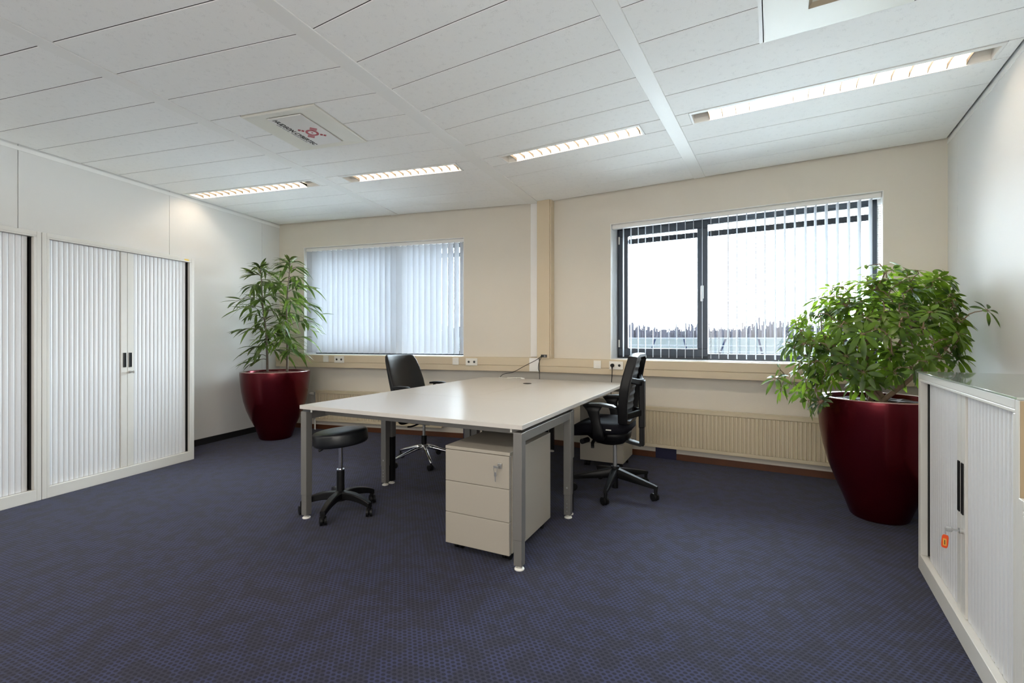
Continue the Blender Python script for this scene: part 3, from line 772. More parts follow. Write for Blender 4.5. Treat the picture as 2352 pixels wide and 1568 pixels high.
def sq(x0, x1, y0, y1, z): return [(x0, y0, z), (x1, y0, z), (x1, y1, z), (x0, y1, z)]
b.loft([sq(-hx, hx, -hy, hy, 0.01), sq(-hx, hx, -hy, hy, -0.006), sq(-hx + 0.008, hx - 0.008, -hy + 0.008, hy - 0.008, -0.010), sq(px0 - 0.006, px1 + 0.006, py0 - 0.006, py1 + 0.006, -0.003), sq(px0 - 0.006, px1 + 0.006, py0 - 0.006, py1 + 0.006, 0.03)], cap=True)
b.build('frame', M['cassette'], r)
pl = MB().box(px0, px1, py0, py1, -0.012, -0.002, 0.002).build('cover_plate', M['white'], r)
# lettering: reads towards the window (local +y), its upright pointing to local +x, face downwards
def place_text(me, ox, oy, name, m):
    for v in me.vertices:
        x, y, z = v.co; v.co = (ox + y, oy + x, -0.0125 - z)
    me.flip_normals()
    o = bpy.data.objects.new(name, me); C.objects.link(o); o.parent = pl; me.materials.clear(); me.materials.append(m); return o
tm = text_mesh('HUDSON CYBERTEC', 0.052, 0.12, 0.0012, 1.02)
xs = [v.co.x for v in tm.vertices]; k = 0.425 / (max(xs) - min(xs))
for v in tm.vertices: v.co.x = (v.co.x - min(xs)) * k
place_text(tm, -0.122, -0.208, 'company_lettering', M['logo_black'])
tm = text_mesh('cyber security   industrial networks', 0.018, 0.1, 0.0, 1.0)
xs = [v.co.x for v in tm.vertices]; k = 0.31 / (max(xs) - min(xs)); x00 = min(xs)
for v in tm.vertices: v.co.x = (v.co.x - x00) * k
place_text(tm, -0.142, -0.150, 'small_lettering', M['logo_grey'])
e = MB(); ex, ey = 2.416 - 2.4005, 2.313 - 2.282
def ring2(c, r0, r1, n=36, z0=-0.0135, z1=-0.0115):
    P = [[(c[0] + math.cos(2 * math.pi * j / n) * rr, c[1] + math.sin(2 * math.pi * j / n) * rr, z) for j in range(n)] for rr, z in ((r0, z1), (r0, z0), (r1, z0), (r1, z1))]
    e.loft(P, cap=False)
ring2((ex, ey), 0.030, 0.047); e.cyl((ex, ey), 0.007, -0.0135, -0.0115, 14)
Mx = Matrix.Translation((ex, ey, 0)) @ Matrix.Rotation(R(45), 4, 'Z')
for s_ in (-1, 1):
    for o_ in (0.064, 0.088): e.box(min(s_ * (o_ - .009), s_ * (o_ + .009)), max(s_ * (o_ - .009), s_ * (o_ + .009)), -0.012, 0.012, -0.0135, -0.0115, 0.0, Mx)
    for o_ in (0.060, 0.082): e.box(-0.024, 0.024, min(s_ * (o_ - .0065), s_ * (o_ + .0065)), max(s_ * (o_ - .0065), s_ * (o_ + .0065)), -0.0135, -0.0115, 0.0, Mx)
e.build('emblem', M['logo_red'], pl)

r, hx, hy = cassette('cream ceiling air unit with a square tan vent above the long light', AP, aR, *AC2)
vx = 0.117; vy = 0.117
b = MB()
b.loft([sq(-hx, hx, -hy, hy, 0.01), sq(-hx, hx, -hy, hy, -0.004), sq(-hx + 0.006, hx - 0.006, -hy + 0.006, hy - 0.006, -0.006), sq(-vx, vx, -vy, vy, -0.006), sq(-vx, vx, -vy, vy, 0.02)])
b.build('frame', M['cassette'], r)
v = MB()
v.loft([sq(-vx + .001, vx - .001, -vy + .001, vy - .001, -0.009), sq(-vx + .001, vx - .001, -vy + .001, vy - .001, -0.004), sq(-vx + .035, vx - .035, -vy + .035, vy - .035, 0.03)], cap=False)
vo = v.build('grille', M['vent_brown'], r)
MB().box(-0.055, 0.055, -0.055, 0.055, -0.004, 0.0).box(-0.02, 0.02, -0.02, 0.02, -0.001, 0.06).build('deflector', M['cassette'], vo)

# ------------------------------------------------------------------ tambour cabinets
def key_in_lock(root, x, y, z, fob=None):
    k = MB().cyl_axis((x, y - 0.005, z), (0, 1, 0), 0.011, 0.012, 18).build('lock', M['steel'], root, smooth=False)
    kk = MB().box(x - 0.0012, x + 0.0012, y - 0.030, y - 0.010, z - 0.004, z + 0.004)
    kk.tube([(x, y - 0.028, z + 0.0), (x, y - 0.034, z + 0.0), (x, y - 0.050, z), (x, y - 0.054, z)], [0.004, 0.011, 0.011, 0.004], 12, flat=0.2)
    kk.build('key', M['steel'], k)
    return k
def tambour_cabinet(label, origin, ang, wd, ht, dp, gapL, gapR, handle_z, handle_h, lock_z, glass=False, tagged=False, sticker=False, group='tambour cabinets', shut=(0.5,)):
    r = thing('tambour_cabinet', label, 'cabinet', (origin.x, origin.y, 0), ang, group)
    st, top, pl_ = 0.045, 0.042, 0.085
    c = MB(); sd = 0.028
    c.box(0, sd, 0, dp, 0, ht); c.box(wd - sd, wd, 0, dp, 0, ht); c.box(sd, wd - sd, 0, dp, ht - 0.03, ht); c.box(sd, wd - sd, dp - 0.01, dp, 0.0, ht - 0.03)
    c.box(sd, st, 0, 0.03, pl_, ht - top); c.box(wd - st, wd - sd, 0, 0.03, pl_, ht - top)
    c.box(sd, wd - sd, 0, 0.03, ht - top, ht - 0.03); c.box(sd, wd - sd, 0, 0.03, 0, pl_); c.box(sd, wd - sd, 0.03, dp - 0.01, 0.06, pl_ - 0.005)
    co = c.build('carcass', M['cab'], r, bevel=0.0025)
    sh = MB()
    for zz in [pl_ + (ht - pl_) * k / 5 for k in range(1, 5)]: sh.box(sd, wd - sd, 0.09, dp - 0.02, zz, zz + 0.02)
    sh.box(sd, wd - sd, 0.075, 0.085, pl_, ht - top)  # dark sheet behind the shutters stands in for the shaded interior
    sh.build('shelf_and_shade', M['void'], r)
    MB().box(sd, sd + 0.014, 0.031, 0.074, pl_, ht - top).box(wd - sd - 0.014, wd - sd, 0.031, 0.074, pl_, ht - top).build('shade_strip', M['void'], r)  # dark strips that put shade into the gaps beside the shutters
    z0, z1 = pl_ + 0.002, ht - top - 0.002; xm = wd * shut[0]; cs = 0.052
    for side, (xa, xb) in enumerate(((st + gapL, xm - cs), (xm + cs, wd - st - gapR))):
        n = max(4, round((xb - xa) / 0.0345)); pitch = (xb - xa) / n
        pts = []
        for k in range(n):
            x = xa + k * pitch
            pts += [(x, 0.034), (x + 0.0022, 0.0285), (x + pitch * 0.30, 0.0258), (x + pitch * 0.70, 0.0258), (x + pitch - 0.0022, 0.0285)]
        pts.append((xb, 0.034))
        prof = pts + [(xb, 0.040), (xa, 0.040)]
        d = MB(); d.loft([[(q[0], q[1], z) for q in prof] for z in (z0, z1)])
        # straight end slats next to the other shutter
        do = d.build('shutter', M['tambour'], r)
        ea, eb = (xm - cs, xm - 0.0015) if side == 0 else (xm + 0.0015, xm + cs)
        es = MB().box(ea, eb, 0.020, 0.038, z0, z1, 0.002).build('end_rail', M['cab'], do)
        ha, hb = (xm - 0.034, xm - 0.012) if side == 0 else (xm + 0.012, xm + 0.034)
        hd = MB(); zc = handle_z
        hd.box(ha, hb, 0.0185, 0.0195, zc - handle_h / 2, zc + handle_h / 2); hd.box(ha, ha + 0.003, 0.016, 0.0195, zc - handle_h / 2, zc + handle_h / 2); hd.box(hb - 0.003, hb, 0.016, 0.0195, zc - handle_h / 2, zc + handle_h / 2)
        hd.box(ha, hb, 0.016, 0.0195, zc + handle_h / 2 - 0.003, zc + handle_h / 2); hd.box(ha, hb, 0.016, 0.0195, zc - handle_h / 2, zc - handle_h / 2 + 0.003)
        hd.build('handle', M['black'], do)
    if lock_z:
        lk = key_in_lock(r, xm + 0.022, 0.020, lock_z)
        if tagged:
            pass
    if sticker: MB().box(wd - 0.10, wd - 0.055, -0.0008, 0.0, ht - 0.030, ht - 0.016).build('sticker', M['yellow'], r)
    if glass: MB().box(wd + 0.0002, wd + 0.003, 0.002, dp, 0.0, ht - 0.002).build('end_sheet', M['beige'], r)['label'] = 'beige sheet over the end'  # thin sheet that colours the near end beige over the carcass
    if glass: MB().box(-0.004, wd + 0.004, -0.006, dp + 0.002, ht + 0.001, ht + 0.008, 0.001).build('glass_top', M['glasstop'], r)
    return r
aW = math.atan2(uW.y, uW.x); nWi = Vector((uW.y, -uW.x))
CD = 0.445; front = LC + nWi * 0.495
o1 = front - uW * 2.852          # near end of the far cabinet
tambour_cabinet('tall cream tambour cabinet with black handles and a yellow sticker, beside the thin plant', o1, aW, 1.205, 1.985, CD, 0.0, 0.022, 1.01, 0.125, 0.905, sticker=True, group='tall tambour cabinets')
tambour_cabinet('tall cream tambour cabinet cut off by the photo edge, nearest the camera', o1 - uW * 1.209, aW, 1.205, 1.985, CD, 0.0, 0.022, 1.01, 0.125, 0.905, group='tall tambour cabinets')
aRWf = math.atan2(-uRW.y, -uRW.x); nRWf = Vector((-uRW.y, uRW.x))
fr0 = Vector((2.124, 2.424)); LOWH = 1.018; RD = 0.455
lc = tambour_cabinet('low cream tambour cabinet with glass top and an orange key tag, by the large planter', fr0, aRWf, 1.245, LOWH, RD, 0.050, 0.0, 0.595, 0.205, 0.425, glass=True, group='low tambour cabinets')
nb = fr0 - uRW * 1.254 + nRWf * 0.004
tambour_cabinet('lower cream cabinet at the right photo edge, butting against the glass-topped cabinet', nb, aRWf, 0.80, 0.735, RD, 0.0, 0.0, 0.45, 0.16, 0.0, group='low tambour cabinets')
kx = fr0 - uRW * (1.245 / 2 + 0.022) + nRWf * 0.030
kt = thing('key_fob', 'orange plastic key fob hanging from the low cabinet lock', 'key tag', (kx.x, kx.y, 0.425), aRWf + R(66))
MB().tube([(0, math.cos(t) * 0.0, 0) if False else (0.0, math.sin(t) * 0.012, -0.010 + math.cos(t) * 0.012) for t in [2 * math.pi * j / 16 for j in range(17)]], 0.0011, 6).build('key_ring', M['steel'], kt)
fb = MB()
fb.loft([superring(0, 0, 0, 0.0105, 0.027, 24, 4.0), superring(0, 0, 0.005, 0.0105, 0.027, 24, 4.0)])
fb.xform(Matrix.Translation((-0.003, -0.0025, -0.052)) @ Matrix.Rotation(R(4), 4, 'Y') @ Matrix.Rotation(R(90), 4, 'X') @ Matrix.Translation((0, 0, -0.0025)))
fo = fb.build('fob_body', M['orange_tag'], kt)
MB().box(-0.0085, 0.0025, -0.0062, -0.0052, -0.069, -0.040).build('paper_insert', M['tag_paper'], fo)
MB().box(-0.0040, -0.0015, -0.0068, -0.0062, -0.064, -0.046).build('handwriting', M['logo_black'], fo)

# ------------------------------------------------------------------ desks
aD = R(-26.0); e1 = Vector((math.cos(aD), math.sin(aD))); e2 = Vector((-math.sin(aD), math.cos(aD)))
D0 = Vector((-1.413, 3.084)) - Vector((0, 0))     # front left corner of the head desk
DZ = 0.754
def Dp(x, y): return D0 + e1 * x + e2 * y
def leg_mesh(x, y, zt, dark, holes):
    b = MB(); s = 0.025
    b.box(x - s, x + s, y - s, y + s, 0.155, zt, 0.003)
    return b
def desk(label, x0, y0, wd, dp, zt, legs, rails, dark, grommet=None, group='office desks'):
    p = Dp(x0, y0); r = thing('desk', label, 'desk', (p.x, p.y, 0), aD, group)
    t = 0.025
    MB().box(0, wd, 0, dp, zt - t, zt, 0.0015).build('desktop', M['desk'], r)
    for (x, y) in legs:
        s = 0.025
        hd = 0.155 if not dark else 0.385
        b = MB(); b.box(x - s, x + s, y - s, y + s, hd, zt - t - 0.018, 0.003)
        lo = b.build('leg', M['alu'], r)
        b = MB(); q = s - 0.0025; b.box(x - q, x + q, y - q, y + q, 0.022, hd + 0.02, 0.002)
        b.build('lower_tube', M['black'] if dark else M['alu'], lo)
        b = MB(); b.cyl((x, y), 0.008, 0.008, 0.026, 10); b.lathe([(0.001, 0.0), (0.026, 0.0), (0.026, 0.005), (0.018, 0.011), (0.001, 0.012)], (x, y), 20)
        b.build('foot_pad', M['plastic_white'], lo)
        b = MB()
        for zz in ((0.205, 0.125, 0.10, 0.075, 0.05) if not dark else (0.42,)):
            rr = 0.006 if zz > 0.2 else 0.0045
            b.cyl_axis((x - s - 0.0004, y, zz), (1, 0, 0), rr, 0.002, 12)
            if y > 0.4: b.cyl_axis((x, y - s - 0.0004, zz), (0, 1, 0), rr, 0.002, 12)
        b.build('screw', M['steel'], lo)
    b = MB()
    for (xa, ya, xb, yb) in rails:
        dx, dy = xb - xa, yb - ya; hw = 0.022
        if abs(dx) < 1e-6: b.box(xa - hw, xa + hw, ya, yb, zt - t - 0.068, zt - t - 0.018, 0.002)
        else: b.box(xa, xb, ya - hw + .007, ya + hw - .007, zt - t - 0.060, zt - t - 0.020, 0.002)
    b.build('frame', M['alu'], r)
    b = MB()
    for (x, y) in legs: b.cyl((x * 0.94 + wd * 0.03, y), 0.006, zt - t - 0.022, zt - t + 0.001, 10)
    b.build('spacer', M['plastic_white'], r)
    if grommet:
        gx, gy = grommet
        MB().lathe([(0.001, zt + 0.0005), (0.030, zt + 0.0005), (0.034, zt + 0.003), (0.040, zt + 0.003), (0.042, zt)], (gx, gy), 28).build('cable_grommet', M['black'], r)
    return r
W_ = 1.63
hl = 0.03
desk('light head desk at the near end, over the stool and pedestal', 0, 0, W_, 0.832, DZ,
     [(hl, hl), (W_ - hl, hl), (hl, 0.80), (W_ - hl, 0.80)],
     [(hl, hl, hl, 0.80), (W_ - hl, hl, W_ - hl, 0.80), (hl, 0.18, W_ - hl, 0.18), (hl, 0.66, W_ - hl, 0.66)], False)
hw_ = W_ / 2 - 0.001
desk('light desk along the leather chair, black cable grommet at its inner edge', 0, 0.833, hw_, 1.646, DZ,
     [(hl + .012, hl), (hw_ - hl, hl), (hl + .012, 1.60), (hw_ - hl, 1.60)],
     [(hw_ - hl, hl, hw_ - hl, 1.60), (0.40, hl, 0.40, 1.60), (hl + .012, hl, hw_ - hl, hl), (hl + .012, 1.60, hw_ - hl, 1.60)], True, grommet=(hw_ - 0.048, 1.16))
desk('light desk along the mesh-back chair, next to the right radiator', hw_ + 0.002, 0.833, hw_, 1.646, DZ,
     [(hl, hl), (hw_ - hl - .012, hl), (hl, 1.615), (hw_ - hl - .012, 1.615)],
     [(hl, hl, hl, 1.615), (0.40, hl, 0.40, 1.615), (hl, hl, hw_ - hl - .012, hl), (hl, 1.615, hw_ - hl - .012, 1.615)], True)
# loose white cable ends at the far edge of the desks
q = Dp(0.30, 2.40)
lc_ = thing('loose_cable', 'short loose white cables lying at the far edge of the desks', 'cable', (q.x, q.y, DZ + 0.0008), aD)
MB().tube(smooth_path([(-0.06, 0.03, 0.004), (0.0, 0.0, 0.004), (0.07, 0.02, 0.004), (0.12, 0.045, 0.008), (0.15, 0.02, 0.004)]), 0.0035, 7).tube(smooth_path([(0.02, 0.05, 0.004), (0.10, 0.03, 0.01), (0.19, 0.05, 0.012), (0.23, 0.03, 0.004)]), 0.0035, 7).build('cord', M['plastic_white'], lc_, smooth=True)
MB().box(0.20, 0.245, 0.012, 0.032, 0.0, 0.012, 0.002).box(-0.075, -0.045, 0.022, 0.042, 0.0, 0.010, 0.002).build('connector', M['plastic_white'], lc_)

# ------------------------------------------------------------------ pedestals
def pedestal(label, p, ang, wd, dp, z0, z1, lock=True):
    r = thing('drawer_pedestal', label, 'drawer unit', (p.x, p.y, 0), ang, 'drawer pedestals under the desks')
    c = MB(); fy = 0.024
    c.box(0, wd, fy + 0.004, dp, z0, z1 - 0.012)
    c.build('carcass', M['pedestal'], r, bevel=0.002)
    MB().box(0, wd, 0, dp, z1 - 0.018, z1, 0.0015).build('top_panel', M['pedestal'], r)
    zt = z1 - 0.021; hh = (zt - (z0 - 0.005)) / 3
    for k in range(3):
        d = MB().box(0.001, wd - 0.004, 0.0, fy, zt - hh * (k + 1) + 0.0025, zt - hh * k, 0.002).build('drawer', M['pedestal'], r)
        MB().box(0.04, wd - 0.04, fy + 0.006, dp - 0.05, zt - hh * (k + 1) + 0.02, zt - hh * k - 0.03).build('drawer_box', M['steel'], d)
        if k == 0 and lock:
            lx, lz = wd - 0.058, zt - hh * 0.30
            q = MB().box(lx - 0.012, lx + 0.012, -0.008, 0.0, lz - 0.014, lz + 0.014, 0.003).build('lock', M['steel'], d)
            kk = MB().box(lx - 0.0015, lx + 0.0015, -0.026, -0.008, lz - 0.005, lz + 0.003)
            kk.box(lx - 0.026, lx + 0.004, -0.029, -0.026, lz - 0.008, lz + 0.004, 0.001)
            kk.tube([(lx - 0.014 + 0.010 * math.cos(t), -0.0275, lz - 0.018 + 0.013 * math.sin(t)) for t in [2 * math.pi * j / 16 for j in range(17)]], 0.0011, 6)
            kk.box(lx - 0.022, lx - 0.008, -0.0285, -0.0265, lz - 0.052, lz - 0.030, 0.001); kk.box(lx - 0.017, lx - 0.012, -0.0285, -0.0265, lz - 0.080, lz - 0.050)
            kk.build('key', M['steel'], d)
    for (x, y) in ((0.05, 0.075), (wd - 0.05, 0.075), (0.05, dp - 0.06), (wd - 0.05, dp - 0.06)):
        b = MB(); 
        zc = 0.026
        for s_ in (-0.014, 0.014): b.cyl_axis((x + s_, y, zc), (1, 0, 0), 0.0255, 0.017, 18)
        b.box(x - 0.016, x + 0.016, y - 0.02, y + 0.02, zc + 0.01, z0 + 0.001, 0.002)
        b.build('caster', M['black'], r)
    return r
pedestal('near drawer pedestal under the head desk, keys in its lock', Vector((-0.375, 2.612)), aD, 0.405, 0.585, 0.055, 0.597)
pedestal('far drawer pedestal half hidden behind the mesh-back chair', Vector((0.635, 4.335)), aD, 0.405, 0.392, 0.070, 0.597, lock=False)

# ------------------------------------------------------------------ swivel bases
def caster(root, x, y, ang, rw, hub_z, mats, soft=None):
    b = MB(); d = Vector((math.cos(ang), math.sin(ang), 0)); a = Vector((-d.y, d.x, 0))
    for s_ in (-1, 1):
        c = Vector((x, y, rw)) - d * 0.012 + a * (s_ * 0.0125)
        b.tube([c - a * 0.0085, c - a * 0.007, c + a * 0.007, c + a * 0.0085], [rw * 0.8, rw, rw, rw * 0.8], 18)
    # hood and stem
    b.tube([Vector((x, y, rw)) - d * 0.012 - a * 0.019, Vector((x, y, rw)) - d * 0.012 + a * 0.019], rw * 0.55, 12)
    b.cyl((x, y), 0.007, rw, hub_z, 8)
    return b.build('caster', mats, root, smooth=False)
def star(root, angs, r_end, style, arm_mat, twist):
    for i, ad in enumerate(angs):
        t = R(ad); d = Vector((math.cos(t), math.sin(t), 0)); b = MB()
        if style == 'chrome':
            pts = [d * 0.028 + Vector((0, 0, 0.152)), d * 0.10 + Vector((0, 0, 0.138)), d * (r_end - 0.06) + Vector((0, 0, 0.094)), d * (r_end - 0.012) + Vector((0, 0, 0.080)), d * (r_end + 0.008) + Vector((0, 0, 0.070))]
            b.tube(pts, [0.018, 0.017, 0.013, 0.012, 0.008], 12); top = 0.072; rw = 0.026
        elif style == 'box':
            pts = [d * 0.025 + Vector((0, 0, 0.150)), d * (r_end * 0.5) + Vector((0, 0, 0.128)), d * (r_end - 0.01) + Vector((0, 0, 0.104)), d * (r_end + 0.012) + Vector((0, 0, 0.100))]
            b.bar(pts, [0.026, 0.021, 0.015, 0.013], [0.036, 0.026, 0.014, 0.011]); b.cyl((d.x * r_end, d.y * r_end), 0.013, 0.055, 0.10, 12); top = 0.06; rw = 0.029
        else:
            pts = smooth_path([d * 0.02 + Vector((0, 0, 0.118)), d * (r_end * 0.45) + Vector((0, 0, 0.120)), d * (r_end * 0.8) + Vector((0, 0, 0.103)), d * (r_end + 0.01) + Vector((0, 0, 0.080))], 4)
            n = len(pts); b.bar(pts, [0.030 - 0.013 * (k / (n - 1)) for k in range(n)], [0.027 - 0.010 * (k / (n - 1)) for k in range(n)]); b.cyl((d.x * r_end, d.y * r_end), 0.014, 0.048, 0.08, 12); top = 0.058; rw = 0.0295
        a = b.build('base_arm', arm_mat, root, smooth=(style == 'chrome'))
        if style != 'chrome': autosmooth(a, 40)
        caster(a, d.x * r_end, d.y * r_end, twist[i % len(twist)] + t, rw, top + 0.004, M['black'])

# ------------------------------------------------------------------ round stool
st = thing('stool', 'round black vinyl stool on a five-arm wheeled base under the head desk corner', 'stool', (-1.185, 3.205, 0))
sr = 0.181
s = MB().lathe([(0.02, -0.050), (sr - 0.03, -0.050), (sr - 0.010, -0.046), (sr - 0.001, -0.034), (sr, -0.02), (sr, 0.026), (sr - 0.002, 0.034), (sr - 0.008, 0.040), (sr - 0.025, 0.044), (0.10, 0.049), (0.04, 0.050), (0.005, 0.050)], n=56)
tilt = Matrix.Translation((0.0, 0, 0.520)) @ Matrix.Rotation(R(-5.0), 4, 'Y')
s.xform(tilt); autosmooth(s.build('seat', M['vinyl'], st), 50)
MB().lathe([(0.02, -0.068), (0.05, -0.066), (0.075, -0.0505), (0.02, -0.050)], n=20).xform(tilt).build('seat_plate', M['black'], st)
MB().tube([(-0.03, -0.02, 0.462), (-0.09, -0.05, 0.455), (-0.112, -0.06, 0.440), (-0.125, -0.066, 0.434)], [0.006, 0.007, 0.009, 0.007], 8).build('lever', M['black'], st)
MB().cyl((0, 0), 0.0145, 0.28, 0.475, 20).build('piston', M['chrome'], st, smooth=False)
g = MB().cyl((0, 0), 0.026, 0.085, 0.290, 24); g.lathe([(0.02, 0.08), (0.045, 0.085), (0.048, 0.115), (0.042, 0.14), (0.027, 0.15)], n=24)
autosmooth(g.build('column', M['black'], st))
MB().lathe([(0.016, 0.290), (0.026, 0.290), (0.026, 0.297), (0.016, 0.297)], n=20).build('collar', M['chrome'], st)
star(st, (-95, -23, 49, 121, 193), 0.245, 'curved', M['black'], [0.6, -0.9, 1.2, 0.3, 2.0])

# ------------------------------------------------------------------ leather chair (left of the desks)
ch = thing('office_chair', 'black leather high-back office chair on a chrome star base by the left window', 'chair', (-0.850, 4.480, 0), aD, 'swivel office chairs')
def fx(q): return q
rings = []
for z, a, b_ in ((0.425, 0.20, 0.205), (0.432, 0.225, 0.225), (0.455, 0.240, 0.240), (0.480, 0.238, 0.238), (0.496, 0.222, 0.222), (0.503, 0.17, 0.17), (0.505, 0.08, 0.08)):
    rings.append(superring(0.02, 0, z, a, b_, 32, 3.6))
MB().loft(rings).build('seat', M['leather'], ch, smooth=True)
rings = []
prof = [(0.455, -0.185, 0.20, .030), (0.475, -0.192, 0.222, .036), (0.56, -0.208, 0.235, .040), (0.66, -0.226, 0.246, .042), (0.78, -0.258, 0.248, .040), (0.90, -0.296, 0.238, .036), (0.98, -0.324, 0.222, .032), (1.02, -0.340, 0.204, .026), (1.038, -0.348, 0.180, .014)]
for z, x, hw, th in prof:
    def bend(q, x=x, hw=hw): q.x += 0.055 * (q.y / max(hw, .01)) ** 2 * (hw / 0.24); return q
    rings.append(superring(x, 0, z, th, hw, 36, 3.4, bend))
MB().loft(rings).build('backrest', M['leather'], ch, smooth=True)
for s_ in (-1, 1):
    b = MB(); y = s_ * 0.285
    b.bar([(-0.13, y, 0.740), (-0.08, y, 0.745), (0.02, y, 0.746), (0.055, y, 0.740)], [0.022, 0.028, 0.028, 0.018], [0.010, 0.012, 0.012, 0.008])
    ar = autosmooth(b.build('armrest', M['black'], ch), 40)
    b = MB(); b.bar([(-0.16, y, 0.735), (-0.165, y, 0.58)], 0.02, 0.012)
    b = MB(); b.tube(smooth_path([(-0.06, s_ * 0.12, 0.425), (-0.07, s_ * 0.22, 0.415), (-0.075, s_ * 0.275, 0.45), (-0.08, y, 0.60), (-0.08, y, 0.738)]), 0.022, 10, flat=0.55)
    b.build('arm_support', M['black'], ar, smooth=True)
m_ = MB().box(-0.12, 0.12, -0.075, 0.075, 0.375, 0.426, 0.012); m_.tube(smooth_path([(-0.10, 0, 0.40), (-0.20, 0, 0.41), (-0.245, 0, 0.47), (-0.262, 0, 0.60)]), 0.028, 10, flat=0.5, up=(0, 1, 0))
m_.build('mechanism', M['black'], ch)
MB().tube(smooth_path([(0.02, -0.07, 0.395), (-0.01, -0.16, 0.375), (-0.02, -0.22, 0.378)]), 0.008, 8).build('lever', M['black'], ch, smooth=True)
MB().cyl((0, 0), 0.014, 0.255, 0.385, 18).build('piston', M['steel'], ch)
g = MB().cyl((0, 0), 0.025, 0.13, 0.262, 20); g.build('column', M['black'], ch)
MB().lathe([(0.02, 0.128), (0.032, 0.130), (0.036, 0.150), (0.034, 0.172), (0.026, 0.178)], n=24).build('hub', M['steel'], ch, smooth=True)
star(ch, (-42, 30, 102, 174, 246), 0.315, 'chrome', M['chrome'], [0.4, -1.0, 2.2, 0.9, -0.5])

# ------------------------------------------------------------------ mesh chair (right of the desks)
mc = thing('office_chair', 'black mesh-back office chair with armrests on a black star base by the right window', 'chair', (0.807, 3.631, 0), R(154.0), 'swivel office chairs')
rings = []
def dish(q):
    q.z += -0.010 * (1 - min(1, (q.y / 0.25) ** 2)) + (0.014 if q.x < -0.12 else 0) * 0.6 - max(0, q.x - 0.17) * 0.35
    return q
for z, a, b_ in ((0.485, 0.205, 0.205), (0.492, 0.232, 0.230), (0.512, 0.248, 0.248), (0.540, 0.248, 0.248), (0.560, 0.238, 0.236), (0.570, 0.20, 0.20), (0.572, 0.11, 0.10)):
    rings.append(superring(0.105, 0, z, a, b_, 36, 3.2, dish))
se = MB().loft(rings).build('seat', M['navy_fabric'], mc, smooth=True)
MB().box(-0.03, 0.01, 0.2455, 0.2475, 0.520, 0.528).build('label_tab', M['plastic_white'], se)
b = MB()
b.loft([superring(0.04, 0, 0.372, 0.06, 0.06, 24, 2.6), superring(0.04, 0, 0.388, 0.115, 0.10, 24, 2.6), superring(0.045, 0, 0.435, 0.165, 0.14, 24, 2.8), superring(0.06, 0, 0.488, 0.185, 0.15, 24, 3.0)])
b.build('mechanism', M['black'], mc, smooth=True)
k = MB(); k.cyl_axis((0.185, 0.19, 0.418), (0.25, 1, 0), 0.020, 0.085, 18); k.cyl_axis((0.196, 0.234, 0.418), (0.25, 1, 0), 0.014, 0.006, 14)
k.build('tension_knob', M['black'], mc)
MB().bar(smooth_path([(0.13, 0.12, 0.415), (0.125, 0.19, 0.405), (0.115, 0.225, 0.380)]), [0.012] * 13, [0.006] * 13).build('lever', M['black'], mc)
MB().cyl((0, 0), 0.0145, 0.20, 0.385, 18).build('piston', M['steel'], mc)
MB().cyl((0, 0), 0.024, 0.030, 0.195, 18).cyl((0, 0), 0.036, 0.135, 0.20, 24, 0.032).build('column', M['black'], mc)
# backrest frame: closed loop, mesh panel, struts
def back_x(z): return -0.100 - 0.080 * (z - 0.50) / 0.57 + 0.022 * math.sin((z - 0.5) / 0.57 * math.pi)
def back_w(z):
    t = (z - 0.50) / 0.57
    return 0.168 + 0.062 * math.sin(min(1, max(0, t * 1.15)) * math.pi * 0.62) - 0.05 * max(0, t - 0.62) / 0.38
loop = []
zs = [0.580 + (1.05 - 0.580) * i / 14 for i in range(15)]
for z in zs: loop.append((back_x(z), back_w(z), z))
for y in (0.10, 0.0, -0.10): loop.append((back_x(1.065), y, 1.068))
for z in reversed(zs): loop.append((back_x(z), -back_w(z), z))
for y in (-0.09, 0.0, 0.09): loop.append((back_x(0.56), y, 0.562))
b = MB(); n = len(loop); rings = []
for i in range(n):
    p = Vector(loop[i]); t = (Vector(loop[(i + 1) % n]) - Vector(loop[i - 1])).normalized()
    a = Vector((1, 0, 0)); a = (a - t * a.dot(t)).normalized(); c = t.cross(a)
    dx = 0.034; dy = 0.016
    rings.append([p + a * dx * q0 + c * dy * q1 for q0, q1 in ((-1, -.7), (-.7, -1), (.7, -1), (1, -.7), (1, .7), (.7, 1), (-.7, 1), (-1, .7))])
rings.append(rings[0])
b.loft(rings, cap=False)
bf = autosmooth(b.build('back_frame', M['black'], mc), 25)
b = MB(); nz, ny = 60, 12; V = []
for i in range(nz + 1):
    z = 0.575 + (1.052 - 0.575) * i / nz; w2 = back_w(min(1.05, max(.58, z))) - 0.008
    rib = 0.005 * (abs(math.sin((z - 0.53) * math.pi / 0.0525)) ** 6)
    V.append([(back_x(z) + 0.012 - 0.022 * (1 - (2 * j / ny - 1) ** 2) - rib, w2 * (2 * j / ny - 1), z) for j in range(ny + 1)])
th = 0.004
vs = [p for row in V for p in row] + [(p[0] - th, p[1], p[2]) for row in V for p in row]
m1 = ny + 1; tot = (nz + 1) * m1; fs = []
for i in range(nz):
    for j in range(ny):
        fs.append((i * m1 + j, i * m1 + j + 1, (i + 1) * m1 + j + 1, (i + 1) * m1 + j)); fs.append((tot + i * m1 + j, tot + (i + 1) * m1 + j, tot + (i + 1) * m1 + j + 1, tot + i * m1 + j + 1))
b.quadmesh(vs, fs); b.build('back_mesh', M['mesh_fabric'], mc, smooth=True)
sp = MB(); xs_ = -0.208
sp.bar([(-0.05, 0, 0.425), (-0.12, 0, 0.402), (-0.20, 0, 0.386), (xs_ + 0.005, 0, 0.390)], [0.045, 0.036, 0.030, 0.028], [0.018, 0.014, 0.013, 0.013])
sp.box(xs_ - 0.016, xs_ + 0.018, -0.028, 0.028, 0.378, 0.600, 0.006)
